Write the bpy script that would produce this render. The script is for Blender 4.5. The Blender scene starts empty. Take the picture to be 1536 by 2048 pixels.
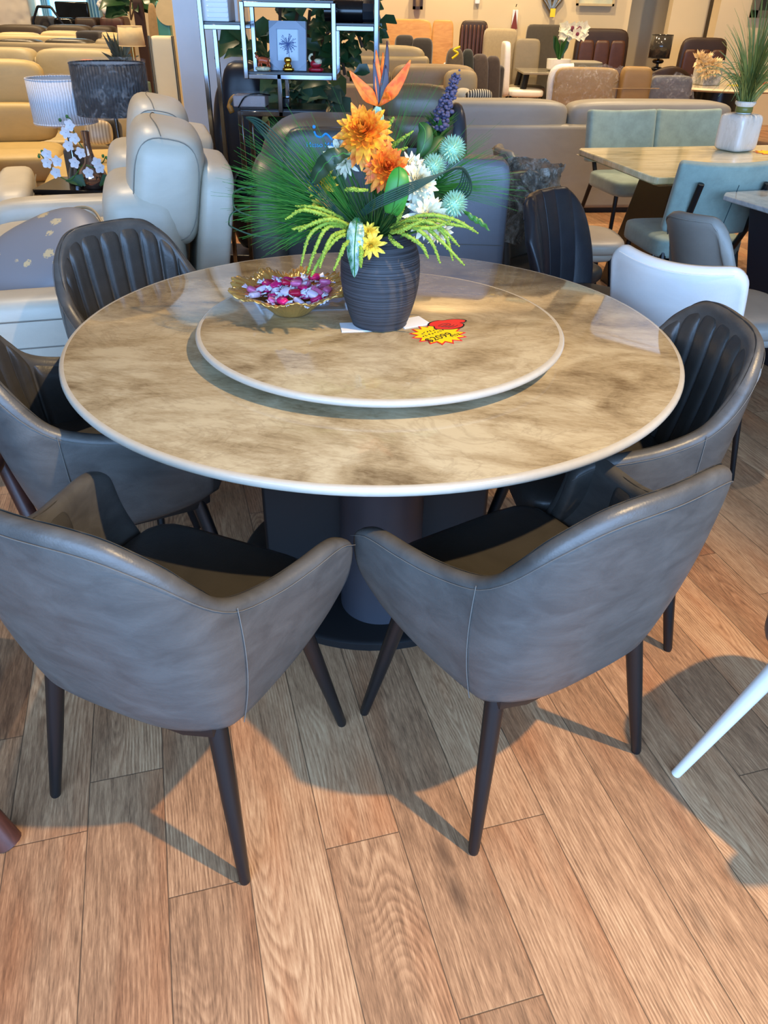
import bpy, bmesh, math, random
from math import sin, cos, pi, radians, sqrt, atan2, hypot
from mathutils import Vector, Matrix, noise
random.seed(7)
SC = bpy.context.scene
COL = SC.collection
# ------------------------------------------------------------------ camera model
CF, CP, CR, CH = 1520.0, radians(33.7), radians(1.1), 1.46
def ray(x, y):
    a = (x-768)/CF; b = (1024-y)/CF
    a, b = cos(CR)*a-sin(CR)*b, sin(CR)*a+cos(CR)*b
    return Vector((a, cos(CP)+b*sin(CP), -sin(CP)+b*cos(CP)))
def at(x, y, z=0.0):
    d = ray(x, y); t = (z-CH)/d.z
    return Vector((d.x*t, d.y*t, z))
def atY(x, y, Y):
    d = ray(x, y); t = Y/d.y
    return Vector((d.x*t, Y, CH+d.z*t))
cam = bpy.data.cameras.new('camera'); cam.sensor_fit = 'HORIZONTAL'; cam.sensor_width = 36.0
cam.lens = CF/1536*36.0; cam.clip_start = 0.02; cam.clip_end = 200
camo = bpy.data.objects.new('camera', cam); COL.objects.link(camo)
def _cv(a, b): # world direction of camera-frame (right a, up b)
    a, b = cos(CR)*a-sin(CR)*b, sin(CR)*a+cos(CR)*b
    return Vector((a, b*sin(CP), b*cos(CP)))
R_, U_ = _cv(1, 0), _cv(0, 1); B_ = R_.cross(U_)
M = Matrix((R_, U_, B_)).transposed().to_4x4(); M.translation = (0, 0, CH)
camo.matrix_world = M
SC.camera = camo
# ------------------------------------------------------------------ mesh builder
class MB:
    def __init__(s): s.v = []; s.f = []; s.uv = None
    def add(s, vs, fs, M=None):
        o = len(s.v)
        s.v += [tuple(M @ Vector(p)) if M else tuple(p) for p in vs]
        s.f += [tuple(i+o for i in f) for f in fs]
        return s
    def box(s, c, d, M=None):
        x, y, z = c; a, b, e = d[0]/2, d[1]/2, d[2]/2
        vs = [(x+i*a, y+j*b, z+k*e) for i in (-1, 1) for j in (-1, 1) for k in (-1, 1)]
        return s.add(vs, [(0,1,3,2),(4,6,7,5),(0,4,5,1),(2,3,7,6),(0,2,6,4),(1,5,7,3)], M)
    def sq(s, c, d, k=6, n=6, M=None, k2=None):
        """rounded box: superellipsoid of exponent k (soft cushion for small k)"""
        idx = {}; vs = []; fs = []
        def vid(p):
            key = tuple(round(q, 5) for q in p)
            if key not in idx:
                r = (abs(p[0])**k+abs(p[1])**k+abs(p[2])**k)**(1.0/k)
                idx[key] = len(vs); vs.append((c[0]+p[0]/r*d[0]/2, c[1]+p[1]/r*d[1]/2, c[2]+p[2]/r*d[2]/2))
            return idx[key]
        T = [math.sin((i/n*2-1)*pi/2*0.62)/math.sin(pi/2*0.62) for i in range(n+1)]
        for ax in range(3):
            for sg in (-1, 1):
                for i in range(n):
                    for j in range(n):
                        q = []
                        for (a, b) in ((i,j),(i+1,j),(i+1,j+1),(i,j+1)):
                            p = [0,0,0]; p[ax] = sg; p[(ax+1)%3] = T[a]; p[(ax+2)%3] = T[b]; q.append(vid(p))
                        fs.append(tuple(q if sg > 0 else q[::-1]))
        return s.add(vs, fs, M)
    def tube(s, pts, r, n=8, closed=False, caps=True, M=None):
        pts = [Vector(p) for p in pts]; m = len(pts)
        rs = r if isinstance(r, (list, tuple)) else [r]*m
        vs = []; fs = []; up = None
        for i, p in enumerate(pts):
            if closed: t = pts[(i+1)%m]-pts[i-1]
            else: t = pts[min(i+1, m-1)]-pts[max(i-1, 0)]
            t = t.normalized() if t.length > 1e-9 else Vector((0,0,1))
            if up is None:
                up = Vector((0,0,1)) if abs(t.z) < .9 else Vector((1,0,0))
            x = up.cross(t)
            if x.length < 1e-6: x = Vector((1,0,0)).cross(t)
            x.normalize(); y = t.cross(x); up = y
            for k in range(n):
                a = 2*pi*k/n
                vs.append(tuple(p+(x*cos(a)+y*sin(a))*rs[i]))
        for i in range(m if closed else m-1):
            for k in range(n):
                a, b = i*n+k, i*n+(k+1)%n; c, d = ((i+1)%m)*n+(k+1)%n, ((i+1)%m)*n+k
                fs.append((a, b, c, d))
        if caps and not closed:
            fs.append(tuple(range(n))[::-1]); fs.append(tuple((m-1)*n+k for k in range(n)))
        return s.add(vs, fs, M)
    def lathe(s, prof, n=32, M=None, capb=True, capt=True, fr=None):
        """prof: list of (r, z); fr(angle, r, z, i)->(r, z) optional warp"""
        vs = []; fs = []; m = len(prof)
        for i, (r, z) in enumerate(prof):
            for k in range(n):
                a = 2*pi*k/n
                rr, zz = fr(a, r, z, i) if fr else (r, z)
                vs.append((rr*cos(a), rr*sin(a), zz))
        for i in range(m-1):
            for k in range(n):
                fs.append((i*n+k, i*n+(k+1)%n, (i+1)*n+(k+1)%n, (i+1)*n+k))
        if capb: fs.append(tuple(range(n))[::-1])
        if capt: fs.append(tuple((m-1)*n+k for k in range(n)))
        return s.add(vs, fs, M)
    def prism(s, poly, z0, z1, M=None):
        n = len(poly)
        vs = [(x, y, z0) for x, y in poly]+[(x, y, z1) for x, y in poly]
        fs = [tuple(range(n))[::-1], tuple(range(n, 2*n))]+[(i, (i+1)%n, n+(i+1)%n, n+i) for i in range(n)]
        return s.add(vs, fs, M)
    def grid(s, fn, nu, nv, M=None, cu=False):
        vs = [tuple(fn(i/nu, j/nv)) for i in range(nu+(0 if cu else 1)) for j in range(nv+1)]
        mu = nu if cu else nu+1; fs = []
        for i in range(nu):
            for j in range(nv):
                a, b = i*(nv+1)+j, ((i+1)%mu)*(nv+1)+j
                fs.append((a, b, b+1, a+1))
        return s.add(vs, fs, M)
    def blade(s, pts, w, nrm=(0,0,1), fold=0.25, prof=None, M=None, flat=False):
        """leaf strip along pts; width w scaled by prof(t); 3 verts across with a fold"""
        pts = [Vector(p) for p in pts]; m = len(pts); vs = []; fs = []
        nrm = Vector(nrm)
        prof = prof or (lambda t: sin(pi*min(1, max(0, t*.96+.04)))**.7)
        for i, p in enumerate(pts):
            t = (pts[min(i+1, m-1)]-pts[max(i-1, 0)])
            t = t.normalized() if t.length > 1e-9 else Vector((0,0,1))
            sd = t.cross(nrm)
            if sd.length < 1e-4: sd = t.cross(Vector((.3,.9,.1)))
            sd.normalize(); up = sd.cross(t)
            ww = w*prof(i/(m-1))/2
            if flat: vs += [tuple(p-sd*ww), tuple(p+sd*ww)]
            else: vs += [tuple(p-sd*ww+up*ww*fold), tuple(p), tuple(p+sd*ww+up*ww*fold)]
        k = 2 if flat else 3
        for i in range(m-1):
            for j in range(k-1):
                a = i*k+j; fs.append((a, a+1, a+k+1, a+k))
        return s.add(vs, fs, M)
def rotz(a, loc=(0,0,0)):
    m = Matrix.Rotation(a, 4, 'Z'); m.translation = loc; return m
def TR(loc=(0,0,0), rx=0, ry=0, rz=0):
    from mathutils import Euler
    m = Euler((rx, ry, rz)).to_matrix().to_4x4(); m.translation = loc; return m
def axisM(loc, z, x=None):
    """matrix whose local z points along z"""
    z = Vector(z).normalized(); x = Vector(x) if x else (Vector((1,0,0)) if abs(z.x) < .9 else Vector((0,1,0)))
    y = z.cross(x).normalized(); x = y.cross(z)
    m = Matrix((x, y, z)).transposed().to_4x4(); m.translation = loc; return m
def bez(p0, p1, p2, n=10):
    p0, p1, p2 = Vector(p0), Vector(p1), Vector(p2)
    return [p0*(1-t)**2+p1*2*t*(1-t)+p2*t*t for t in (i/n for i in range(n+1))]
def cr(pts, n=8, closed=False):
    """Catmull-Rom through pts"""
    pts = [Vector(p) for p in pts]; m = len(pts); out = []
    for i in range(m if closed else m-1):
        p1, p2 = pts[i], pts[(i+1)%m]
        p0 = pts[i-1] if (i > 0 or closed) else p1*2-p2
        p3 = pts[(i+2)%m] if (i+2 < m or closed) else p2*2-p1
        for k in range(n):
            t = k/n
            out.append(.5*((2*p1)+(p2-p0)*t+(2*p0-5*p1+4*p2-p3)*t*t+(3*p1-p0-3*p2+p3)*t**3))
    if not closed: out.append(pts[-1])
    return out
# ------------------------------------------------------------------ objects
def obj(name, mb, mat, parent=None, smooth=True, bevel=0, bseg=3, sub=0, solid=0, soff=0, loc=None, rz=0, weld=False, label=None):
    me = bpy.data.meshes.new(name)
    me.from_pydata(mb.v, [], mb.f); me.update()
    bm = bmesh.new(); bm.from_mesh(me)
    if weld: bmesh.ops.remove_doubles(bm, verts=bm.verts, dist=1e-5)
    bmesh.ops.recalc_face_normals(bm, faces=bm.faces)
    bm.to_mesh(me); bm.free()
    if mat: me.materials.append(mat)
    if smooth:
        me.polygons.foreach_set('use_smooth', [True]*len(me.polygons))
        if smooth != 2:
            try: me.set_sharp_from_angle(angle=radians(40))
            except Exception: pass
    o = bpy.data.objects.new(name, me); COL.objects.link(o)
    if parent: o.parent = parent
    if loc is not None: o.location = loc
    o.rotation_euler.z = rz
    if solid:
        m = o.modifiers.new('s', 'SOLIDIFY'); m.thickness = solid; m.offset = soff
    if bevel:
        m = o.modifiers.new('b', 'BEVEL'); m.width = bevel; m.segments = bseg; m.limit_method = 'ANGLE'; m.angle_limit = radians(35)
    if sub:
        m = o.modifiers.new('u', 'SUBSURF'); m.levels = sub; m.render_levels = sub
    if label: o['label'] = label
    return o
def tag(o, label, cat, group=None, kind=None):
    o['label'] = label; o['category'] = cat
    if group: o['group'] = group
    if kind: o['kind'] = kind
    return o
def thing(name, label, cat, loc=(0,0,0), rz=0, group=None):
    o = bpy.data.objects.new(name, None); COL.objects.link(o); o.empty_display_size = .05
    o.location = loc; o.rotation_euler = (0, 0, rz)
    return tag(o, label, cat, group)
def struct(name, mb, mat, parent=None, **k):
    o = obj(name, mb, mat, parent, **k)
    if not parent: o['kind'] = 'structure'
    return o
def dup(root, loc, rz, label, group=None):
    def cp(o, par):
        c = o.copy(); COL.objects.link(c)
        if par: c.parent = par
        for ch in list(o.children): cp(ch, c)
        return c
    r = cp(root, None); r.location = loc; r.rotation_euler = (0, 0, rz); r['label'] = label
    if group: r['group'] = group
    return r
# ------------------------------------------------------------------ materials
def lin(r, g, b):
    f = lambda c: (c/255/12.92) if c <= 10 else ((c/255+.055)/1.055)**2.4
    return (f(r), f(g), f(b), 1)
class NT:
    def __init__(s, name):
        s.m = bpy.data.materials.new(name); s.m.use_nodes = True; s.t = s.m.node_tree; s.n = s.t.nodes; s.l = s.t.links
        s.b = s.n['Principled BSDF']
    def new(s, typ, **k):
        n = s.n.new(typ)
        for a, b in k.items(): setattr(n, a, b)
        return n
    def set(s, sock, v):
        if hasattr(v, 'is_output') or hasattr(v, 'links'): s.l.new(v, sock)
        else: sock.default_value = v
    def math(s, op, a, b=0.0, c=None, clamp=False):
        n = s.new('ShaderNodeMath', operation=op, use_clamp=clamp); s.set(n.inputs[0], a); s.set(n.inputs[1], b)
        if c is not None: s.set(n.inputs[2], c)
        return n.outputs[0]
    def mix(s, f, a, b, typ='MIX'):
        n = s.new('ShaderNodeMix', data_type='RGBA', blend_type=typ); s.set(n.inputs[0], f); s.set(n.inputs[6], a); s.set(n.inputs[7], b)
        return n.outputs[2]
    def noise(s, vec, scale, detail=3, rough=.5, dist=0):
        n = s.new('ShaderNodeTexNoise'); s.set(n.inputs['Scale'], scale); n.inputs['Detail'].default_value = detail
        n.inputs['Roughness'].default_value = rough; n.inputs['Distortion'].default_value = dist
        if vec is not None: s.l.new(vec, n.inputs['Vector'])
        return n.outputs['Fac']
    def obj(s): return s.new('ShaderNodeTexCoord').outputs['Object']
    def mapping(s, vec, scale=(1,1,1), loc=(0,0,0), rot=(0,0,0)):
        n = s.new('ShaderNodeMapping'); s.l.new(vec, n.inputs[0]); n.inputs['Location'].default_value = loc
        n.inputs['Rotation'].default_value = rot; n.inputs['Scale'].default_value = scale
        return n.outputs[0]
    def ramp(s, f, *stops):
        n = s.new('ShaderNodeValToRGB'); e = n.color_ramp.elements
        while len(e) < len(stops): e.new(.5)
        for q, (p, c) in zip(e, stops): q.position = p; q.color = c
        s.l.new(f, n.inputs[0]); return n.outputs[0]
    def mr(s, v, a, b, c=0, d=1):
        n = s.new('ShaderNodeMapRange'); s.l.new(v, n.inputs[0])
        for i, q in enumerate((a, b, c, d)): n.inputs[i+1].default_value = q
        return n.outputs[0]
    def bump(s, h, strength=.3, dist=.002):
        n = s.new('ShaderNodeBump'); n.inputs['Strength'].default_value = strength; n.inputs['Distance'].default_value = dist
        s.l.new(h, n.inputs['Height']); s.l.new(n.outputs[0], s.b.inputs['Normal'])
    def out(s, col=None, rough=None, metal=0, **k):
        if col is not None: s.set(s.b.inputs['Base Color'], col)
        if rough is not None: s.set(s.b.inputs['Roughness'], rough)
        s.b.inputs['Metallic'].default_value = metal
        for a, v in k.items(): s.set(s.b.inputs[a.replace('_', ' ')], v)
        return s.m
def plain(name, c, rough=.5, metal=0, vary=.08, scale=12, bump=0, bscale=200, **k):
    t = NT(name); o = t.obj()
    n = t.noise(o, scale, 3)
    c = c if len(c) == 4 else lin(*c)
    d = tuple(max(0, q*(1-vary*1.5)) for q in c[:3])+(1,); e = tuple(min(1, q*(1+vary)) for q in c[:3])+(1,)
    col = t.mix(n, d, e)
    if bump: t.bump(t.noise(o, bscale, 2), bump, .002)
    return t.out(col, rough, metal, **k)
def leather(name, c, rough=.42, vary=.18, scale=7, mott=None, bump=.25):
    t = NT(name); o = t.obj()
    n = t.noise(t.mapping(o, (1,1,2.2)), scale, 6, .62, .6)
    c = c if len(c) == 4 else lin(*c)
    d = tuple(q*(1-vary) for q in c[:3])+(1,); e = mott or tuple(min(1, q*(1+vary)) for q in c[:3])+(1,)
    f = t.mr(n, .35, .7)
    col = t.mix(f, d, e)
    v = t.new('ShaderNodeTexVoronoi'); v.inputs['Scale'].default_value = 260; t.l.new(o, v.inputs['Vector'])
    h = t.math('ADD', t.math('MULTIPLY', v.outputs['Distance'], .4), t.noise(o, 60, 3))
    t.bump(h, bump, .0015)
    return t.out(col, rough)
def fabric(name, c, rough=.9, vary=.2, scale=30):
    t = NT(name); o = t.obj()
    c = c if len(c) == 4 else lin(*c)
    d = tuple(q*(1-vary) for q in c[:3])+(1,); e = tuple(min(1, q*(1+vary)) for q in c[:3])+(1,)
    col = t.mix(t.mr(t.noise(o, scale, 5, .65), .3, .7), d, e)
    t.bump(t.noise(o, 500, 2), .3, .001)
    return t.out(col, rough, Sheen_Weight=.3)
def glassy(name, c, rough=.05, trans=.9, ior=1.45, alpha=1.0):
    t = NT(name)
    return t.out(c if len(c) == 4 else lin(*c), rough, Transmission_Weight=trans, IOR=ior, Alpha=alpha)
def plastic_wrap(name):
    """thin crinkled clear film: mostly transparent with glossy creases"""
    t = NT(name); o = t.obj()
    h = t.noise(o, 14, 4, .7, 1.5)
    t.bump(h, 1.0, .03)
    t.out((1,1,1,1), .06, Alpha=t.mr(t.noise(o, 22, 3, .6, 1.5), .5, .8, .05, .30))
    return t.m
# ================================================================== materials
def wood_floor():
    t = NT('oak_planks')
    uv = t.new('ShaderNodeUVMap', uv_map='plank').outputs[0]
    ed = t.new('ShaderNodeUVMap', uv_map='edge').outputs[0]
    at_ = t.new('ShaderNodeAttribute', attribute_name='rnd')
    rnd = at_.outputs['Vector']
    sx = t.new('ShaderNodeSeparateXYZ'); t.l.new(uv, sx.inputs[0]); u, v = sx.outputs[0], sx.outputs[1]
    sr = t.new('ShaderNodeSeparateXYZ'); t.l.new(rnd, sr.inputs[0]); r1, r2, r3 = sr.outputs[0], sr.outputs[1], sr.outputs[2]
    def vec(a, b, c):
        n = t.new('ShaderNodeCombineXYZ'); t.set(n.inputs[0], a); t.set(n.inputs[1], b); t.set(n.inputs[2], c); return n.outputs[0]
    vo = t.math('ADD', v, t.math('MULTIPLY', r1, 37.0)); z = t.math('MULTIPLY', r2, 19.0)
    # a log cut lengthwise: distance from a wandering pith gives cathedral figure
    wob = t.noise(vec(t.math('MULTIPLY', u, 3), t.math('MULTIPLY', vo, .8), z), 1.0, 2, .5)
    wob2 = t.noise(vec(t.math('MULTIPLY', u, 12), t.math('MULTIPLY', vo, 2.2), z), 1.0, 3, .6)
    uc = t.math('SUBTRACT', u, t.math('MULTIPLY', t.math('SUBTRACT', r3, .5), .12))
    dep = t.math('MULTIPLY', t.math('SUBTRACT', wob, .42), .42)
    rad = t.math('SQRT', t.math('ADD', t.math('MULTIPLY', uc, uc), t.math('MULTIPLY', dep, dep)))
    rad = t.math('ADD', rad, t.math('MULTIPLY', wob2, .012))
    ring = t.math('FRACT', t.math('MULTIPLY', rad, 150))
    ring = t.math('SMOOTH_MIN', t.math('MULTIPLY', ring, 1.3), t.math('MULTIPLY', t.math('SUBTRACT', 1.0, ring), 3.0), .2)
    ring = t.math('MULTIPLY', ring, 1.0, clamp=True)
    fib = t.noise(vec(t.math('MULTIPLY', u, 360), t.math('MULTIPLY', vo, 26), z), 1.0, 3, .7)
    fib2 = t.noise(vec(t.math('MULTIPLY', u, 90), t.math('MULTIPLY', vo, 8), z), 1.0, 4, .65)
    blot = t.noise(vec(t.math('MULTIPLY', u, 8), t.math('MULTIPLY', vo, 1.6), z), 1.0, 3, .5)
    rmask = t.mr(t.noise(vec(t.math('MULTIPLY', u, 5), t.math('MULTIPLY', vo, 1.3), t.math('ADD', z, 7.0)), 1.0, 2, .5), .42, .62, .02, .20)
    f = t.math('ADD', t.math('MULTIPLY', ring, rmask), t.math('ADD', t.math('MULTIPLY', fib, .52), t.math('MULTIPLY', fib2, .46)))
    f = t.math('ADD', f, t.math('MULTIPLY', t.math('SUBTRACT', r1, .5), .09))
    base = t.ramp(f, (.35, lin(120, 87, 61)), (.49, lin(159, 118, 84)), (.60, lin(186, 142, 103)), (.76, lin(211, 170, 128)))
    red = t.mix(t.mr(blot, .5, .72, 0, .55), base, t.mix(1, base, lin(226, 176, 140), 'MULTIPLY'))
    # knots
    vo2 = t.new('ShaderNodeTexVoronoi'); vo2.inputs['Scale'].default_value = 1.0
    t.l.new(vec(t.math('MULTIPLY', u, 7.0), t.math('MULTIPLY', vo, 2.3), z), vo2.inputs['Vector'])
    kd = t.math('ADD', vo2.outputs['Distance'], t.math('MULTIPLY', t.math('SUBTRACT', wob2, .5), .14))
    kn = t.mr(kd, .035, .15, 1, 0)
    sel = t.new('ShaderNodeSeparateXYZ'); t.l.new(vo2.outputs['Color'], sel.inputs[0])
    kn = t.math('MULTIPLY', kn, t.math('GREATER_THAN', sel.outputs[0], .62))
    col = t.mix(t.math('MULTIPLY', kn, .75), red, lin(70, 50, 38))
    # seams
    se = t.new('ShaderNodeSeparateXYZ'); t.l.new(ed, se.inputs[0])
    seam = t.math('MINIMUM', se.outputs[0], se.outputs[1])
    sm = t.mr(seam, .0005, .0017, 1, 0)
    col = t.mix(t.math('MULTIPLY', sm, .8), col, lin(60, 46, 34))
    h = t.math('SUBTRACT', t.math('ADD', t.math('MULTIPLY', fib, .5), t.math('MULTIPLY', ring, .25)), t.math('MULTIPLY', sm, 1.5))
    t.bump(h, .22, .0012)
    return t.out(col, t.mr(f, .3, .8, .52, .4))
def marble(name, light, mid, dark, scale=2.2, rough=.04, stretch=(1,1,1), rot=.5, lo=.3, hi=.7, coat=.25):
    t = NT(name); o = t.mapping(t.obj(), stretch, rot=(0,0,rot))
    a = t.noise(o, scale, 9, .62, 1.3)
    b = t.noise(o, scale*.55, 5, .6, 2.2)
    c = t.noise(t.mapping(o, (1,3,1), rot=(0,0,.7)), scale*9, 6, .7, .8)
    f = t.math('ADD', t.math('MULTIPLY', a, .5), t.math('ADD', t.math('MULTIPLY', b, .34), t.math('MULTIPLY', c, .22)))
    col = t.ramp(t.mr(f, lo, hi), (.1, dark), (.45, mid), (.8, light))
    w = t.math('ABSOLUTE', t.math('SUBTRACT', t.noise(o, scale*.8, 6, .6, 2.6), .5))
    col = t.mix(t.mr(w, 0, .03, .22, 0), col, dark)
    return t.out(col, rough, Coat_Weight=coat, Coat_Roughness=.03, Specular_IOR_Level=.42)
MT = {}
MT['floor'] = wood_floor()
MT['table'] = marble('taupe_stone', lin(188,172,138), lin(160,141,107), lin(112,93,65), 3.6, .07, (1,1.5,1), .4, .36, .66)
MT['table_edge'] = plain('stone_edge_sheen', (188,180,164), .12, scale=60, vary=.06)  # reflection on the rounded glaze, put into a paler rim colour
MT['leather'] = leather('grey_brown_leather', (74,72,69), .4, .10, 11, lin(88,86,82))
MT['leather_dark_shaded'] = leather('dark_shaded_leather', (60,58,55), .38, .14, 7)  # shade inside the tub chairs put into a darker copy of their leather
MT['black_metal'] = plain('matt_black_metal', (13,14,16), .38, .0)
MT['dark_metal'] = plain('dark_grey_lacquer', (52,53,60), .45)
MT['deep_black'] = plain('deep_black_lacquer', (9,9,11), .5, .0)
MT['stitch'] = plain('thread', (104,100,93), .7)
MT['sofa'] = leather('pale_grey_leather', (196,188,170), .42, .07, 4, bump=.18)
MT['sofa_seam'] = plain('seam_shadow_thread', (128,122,110), .7)
MT['chrome'] = plain('chrome', (128,132,138), .12, 1.0, vary=.02)
MT['white_paint'] = plain('white_paint', (236,238,240), .55, vary=.03)
MT['beige_wall'] = plain('beige_wall_paint', (222,203,164), .8, vary=.03, scale=3)
MT['ceiling'] = plain('ceiling_paint', (150,142,130), .9, vary=.03)
MT['black'] = plain('black_gloss', (14,14,16), .2)
MT['teal'] = fabric('teal_velvet', (142,160,148), .8, .16, 14)
MT['white_leather'] = leather('white_leather', (226,224,218), .38, .04)
MT['taupe'] = leather('taupe_leather', (150,136,112), .5, .08, 4)
MT['cream'] = leather('cream_leather', (206,184,132), .5, .06, 4)
MT['tan'] = fabric('tan_cloth', (156,126,82), .85, .12)
MT['dark_cloth'] = fabric('charcoal_cloth', (44,40,38), .9, .2)
MT['brown_leather'] = leather('brown_leather', (78,44,25), .45, .15, 5)
MT['brown_dark'] = leather('dark_brown_leather', (52,33,20), .5, .15, 5)
MT['oak'] = None
MT['wrap'] = plastic_wrap('clear_film')
def woodm(name, a, b, rough=.45, sc=(2,30,30)):
    t = NT(name); o = t.mapping(t.obj(), sc)
    f = t.noise(o, 1.2, 5, .6, 1.2)
    return t.out(t.mix(t.mr(f, .3, .7), a if len(a) == 4 else lin(*a), b if len(b) == 4 else lin(*b)), rough)
MT['oak'] = woodm('light_oak', (198,136,66), (222,164,92), .45, (3,3,14))
MT['dark_wood'] = woodm('dark_red_wood', (58,32,26), (88,52,42), .4, (20,20,3))
# ================================================================== setting
def planks():
    YAW, OFF, W, LEN = .278, -.48644, .15903, 1.29
    u = (cos(YAW), sin(YAW)); v = (-sin(YAW), cos(YAW))
    known = {1: 1.2096, 2: .8933, 4: .917, 5: .545, 6: .878, 10: .855}
    rr = random.Random(11)
    me = bpy.data.meshes.new('floor'); vs = []; fs = []; pl = []; ed = []; rn = []
    for r in range(-66, 80):
        start = known.get(r, rr.random()*LEN) if r in known or r not in (3, 7, 8, 9) else {3: 1.62, 7: .12, 8: 1.42, 9: .2}[r]
        for k in range(-5, 16):
            v0 = start+k*LEN; v1 = v0+LEN; u0 = OFF+r*W; u1 = u0+W
            cx, cy = (u0+u1)/2*u[0]+(v0+v1)/2*v[0], (u0+u1)/2*u[1]+(v0+v1)/2*v[1]
            if not (-9.3 < cx < 7.8 and -2.6 < cy < 17.3): continue
            o = len(vs); q = (rr.random(), rr.random(), rr.random())
            for a, b in ((u0, v0), (u1, v0), (u1, v1), (u0, v1)):
                vs.append((a*u[0]+b*v[0], a*u[1]+b*v[1], 0))
            fs.append((o, o+1, o+2, o+3))
            pl += [(-W/2, 0), (W/2, 0), (W/2, LEN), (-W/2, LEN)]; rn.append(q)
    me.from_pydata(vs, [], fs)
    l1 = me.uv_layers.new(name='plank')
    for i, p in enumerate(pl): l1.data[i].uv = p
    a = me.attributes.new('rnd', 'FLOAT_VECTOR', 'FACE')
    for i, q in enumerate(rn): a.data[i].vector = q
    me.update(); return me, W, LEN
_me, _W, _L = planks()
fl = bpy.data.objects.new('floor', _me); COL.objects.link(fl); _me.materials.append(MT['floor']); fl['kind'] = 'structure'
# distance to the plank edges straight from the plank coordinates
def _edge():
    t = MT['floor'].node_tree
    for n in list(t.nodes):
        if n.type == 'UVMAP' and n.uv_map == 'edge':
            uvn = [m for m in t.nodes if m.type == 'UVMAP' and m.uv_map == 'plank'][0]
            sep = t.nodes.new('ShaderNodeSeparateXYZ'); t.links.new(uvn.outputs[0], sep.inputs[0])
            def M_(op, a, b):
                q = t.nodes.new('ShaderNodeMath'); q.operation = op
                for i, z in enumerate((a, b)):
                    if hasattr(z, 'links'): t.links.new(z, q.inputs[i])
                    else: q.inputs[i].default_value = z
                return q.outputs[0]
            du = M_('SUBTRACT', _W/2, M_('ABSOLUTE', sep.outputs[0], 0))
            dv = M_('SUBTRACT', _L/2, M_('ABSOLUTE', M_('SUBTRACT', sep.outputs[1], _L/2), 0))
            c = t.nodes.new('ShaderNodeCombineXYZ'); t.links.new(du, c.inputs[0]); t.links.new(dv, c.inputs[1])
            for l in list(n.outputs[0].links): t.links.new(c.outputs[0], l.to_socket)
            t.nodes.remove(n)
_edge()
CEIL = 4.5
struct('ceiling', MB().box((-.8, 7.9, CEIL+.05), (17, 19, .1)), MT['ceiling'], smooth=False)
struct('wall_left', MB().box((-9.25, 7.4, CEIL/2), (.1, 19.9, CEIL)), MT['beige_wall'], smooth=False)
struct('wall_right', MB().box((7.75, 7.4, CEIL/2), (.1, 19.9, CEIL)), MT['beige_wall'], smooth=False)
XA, XB = 3.63, 4.2
struct('wall_back', MB().box(((-9.2+XA)/2, 14.2, CEIL/2), (XA+9.2, .4, CEIL)), MT['beige_wall'], smooth=False)
struct('wall_recess', MB().box(((XA+5.2)/2, 15.0, CEIL/2), (5.2-XA, .2, CEIL)), MT['beige_wall'], smooth=False)
struct('wall_alcove', MB().box(((XB+4.75)/2, 13.9, CEIL/2), (4.75-XB, .2, CEIL)), MT['beige_wall'], smooth=False)
struct('wall_pier', MB().box(((4.72+7.7)/2, 13.4, CEIL/2), (7.7-4.72, .3, CEIL)), MT['beige_wall'], smooth=False)
# white column behind the chrome shelf
struct('column', MB().box((-1.27, 6.35, CEIL/2), (.44, .44, CEIL)), MT['white_paint'], smooth=False, bevel=.004)
# shopfront wall with its wide window opening behind the viewer
wf = MB().box((-.8, -2.5, .12), (17, .12, .24)).box((-.8, -2.5, 3.9), (17, .12, 1.2)).box((-6.75, -2.5, 1.8), (5.0, .12, 3.0)).box((6.35, -2.5, 1.8), (2.8, .12, 3.0))
struct('wall_front', wf, MT['beige_wall'], smooth=False)
# ================================================================== light
w = bpy.data.worlds.new('world'); SC.world = w; w.use_nodes = True
bg = w.node_tree.nodes['Background']; bg.inputs[0].default_value = (.46, .68, 1.0, 1); bg.inputs[1].default_value = .35
WORLD = bg
def spot(name, loc, to, power, col, size=.06, cone=60, blend=.4):
    l = bpy.data.lights.new(name, 'SPOT'); l.energy = power; l.color = col; l.shadow_soft_size = size
    l.spot_size = radians(cone); l.spot_blend = blend
    o = bpy.data.objects.new(name, l); COL.objects.link(o); o.location = loc
    d = Vector(to)-Vector(loc); o.rotation_euler = d.to_track_quat('-Z', 'Y').to_euler(); return o
def area(name, loc, to, power, col, sx, sy):
    l = bpy.data.lights.new(name, 'AREA'); l.shape = 'RECTANGLE'; l.size = sx; l.size_y = sy; l.energy = power; l.color = col
    o = bpy.data.objects.new(name, l); COL.objects.link(o); o.location = loc
    d = Vector(to)-Vector(loc); o.rotation_euler = d.to_track_quat('-Z', 'Y').to_euler(); return o
WARM = (1.0, .74, .44)
spot('key_spotlight', (2.2, .1, CEIL-.12), (-.1, 1.1, .2), 1080, (1.0, .70, .35), .05, 44, .7)
for i, (x, y) in enumerate([(-4.496, 9.934), (1.406, 13.04), (1.901, 11.58), (2.604, 8.816), (-3.4, 7.4), (-5.8, 12.0), (-.35, 8.4), (-.7, 11.4), (4.6, 10.6), (3.3, 6.2)]):
    spot('ceiling_and_fill_spot', (x, y, CEIL-.12), (x, y+.5, 0), 400, WARM, .06, 120, .6)
spot('ceiling_and_fill_spot', (-3.4, 5.9, CEIL-.12), (-3.0, 7.0, 0), 380, WARM, .03, 80, .7)  # fill lamp added to brighten the corner sofa
spot('ceiling_and_fill_spot', (2.3, 5.1, CEIL-.12), (2.2, 5.3, 0), 330, WARM, .05, 62, .5)
spot('ceiling_and_fill_spot', (-1.9, 4.6, CEIL-.12), (-1.3, 3.7, 0), 420, WARM, .03, 62, .7)  # added lamp that lifts the recliner sofa
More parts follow.
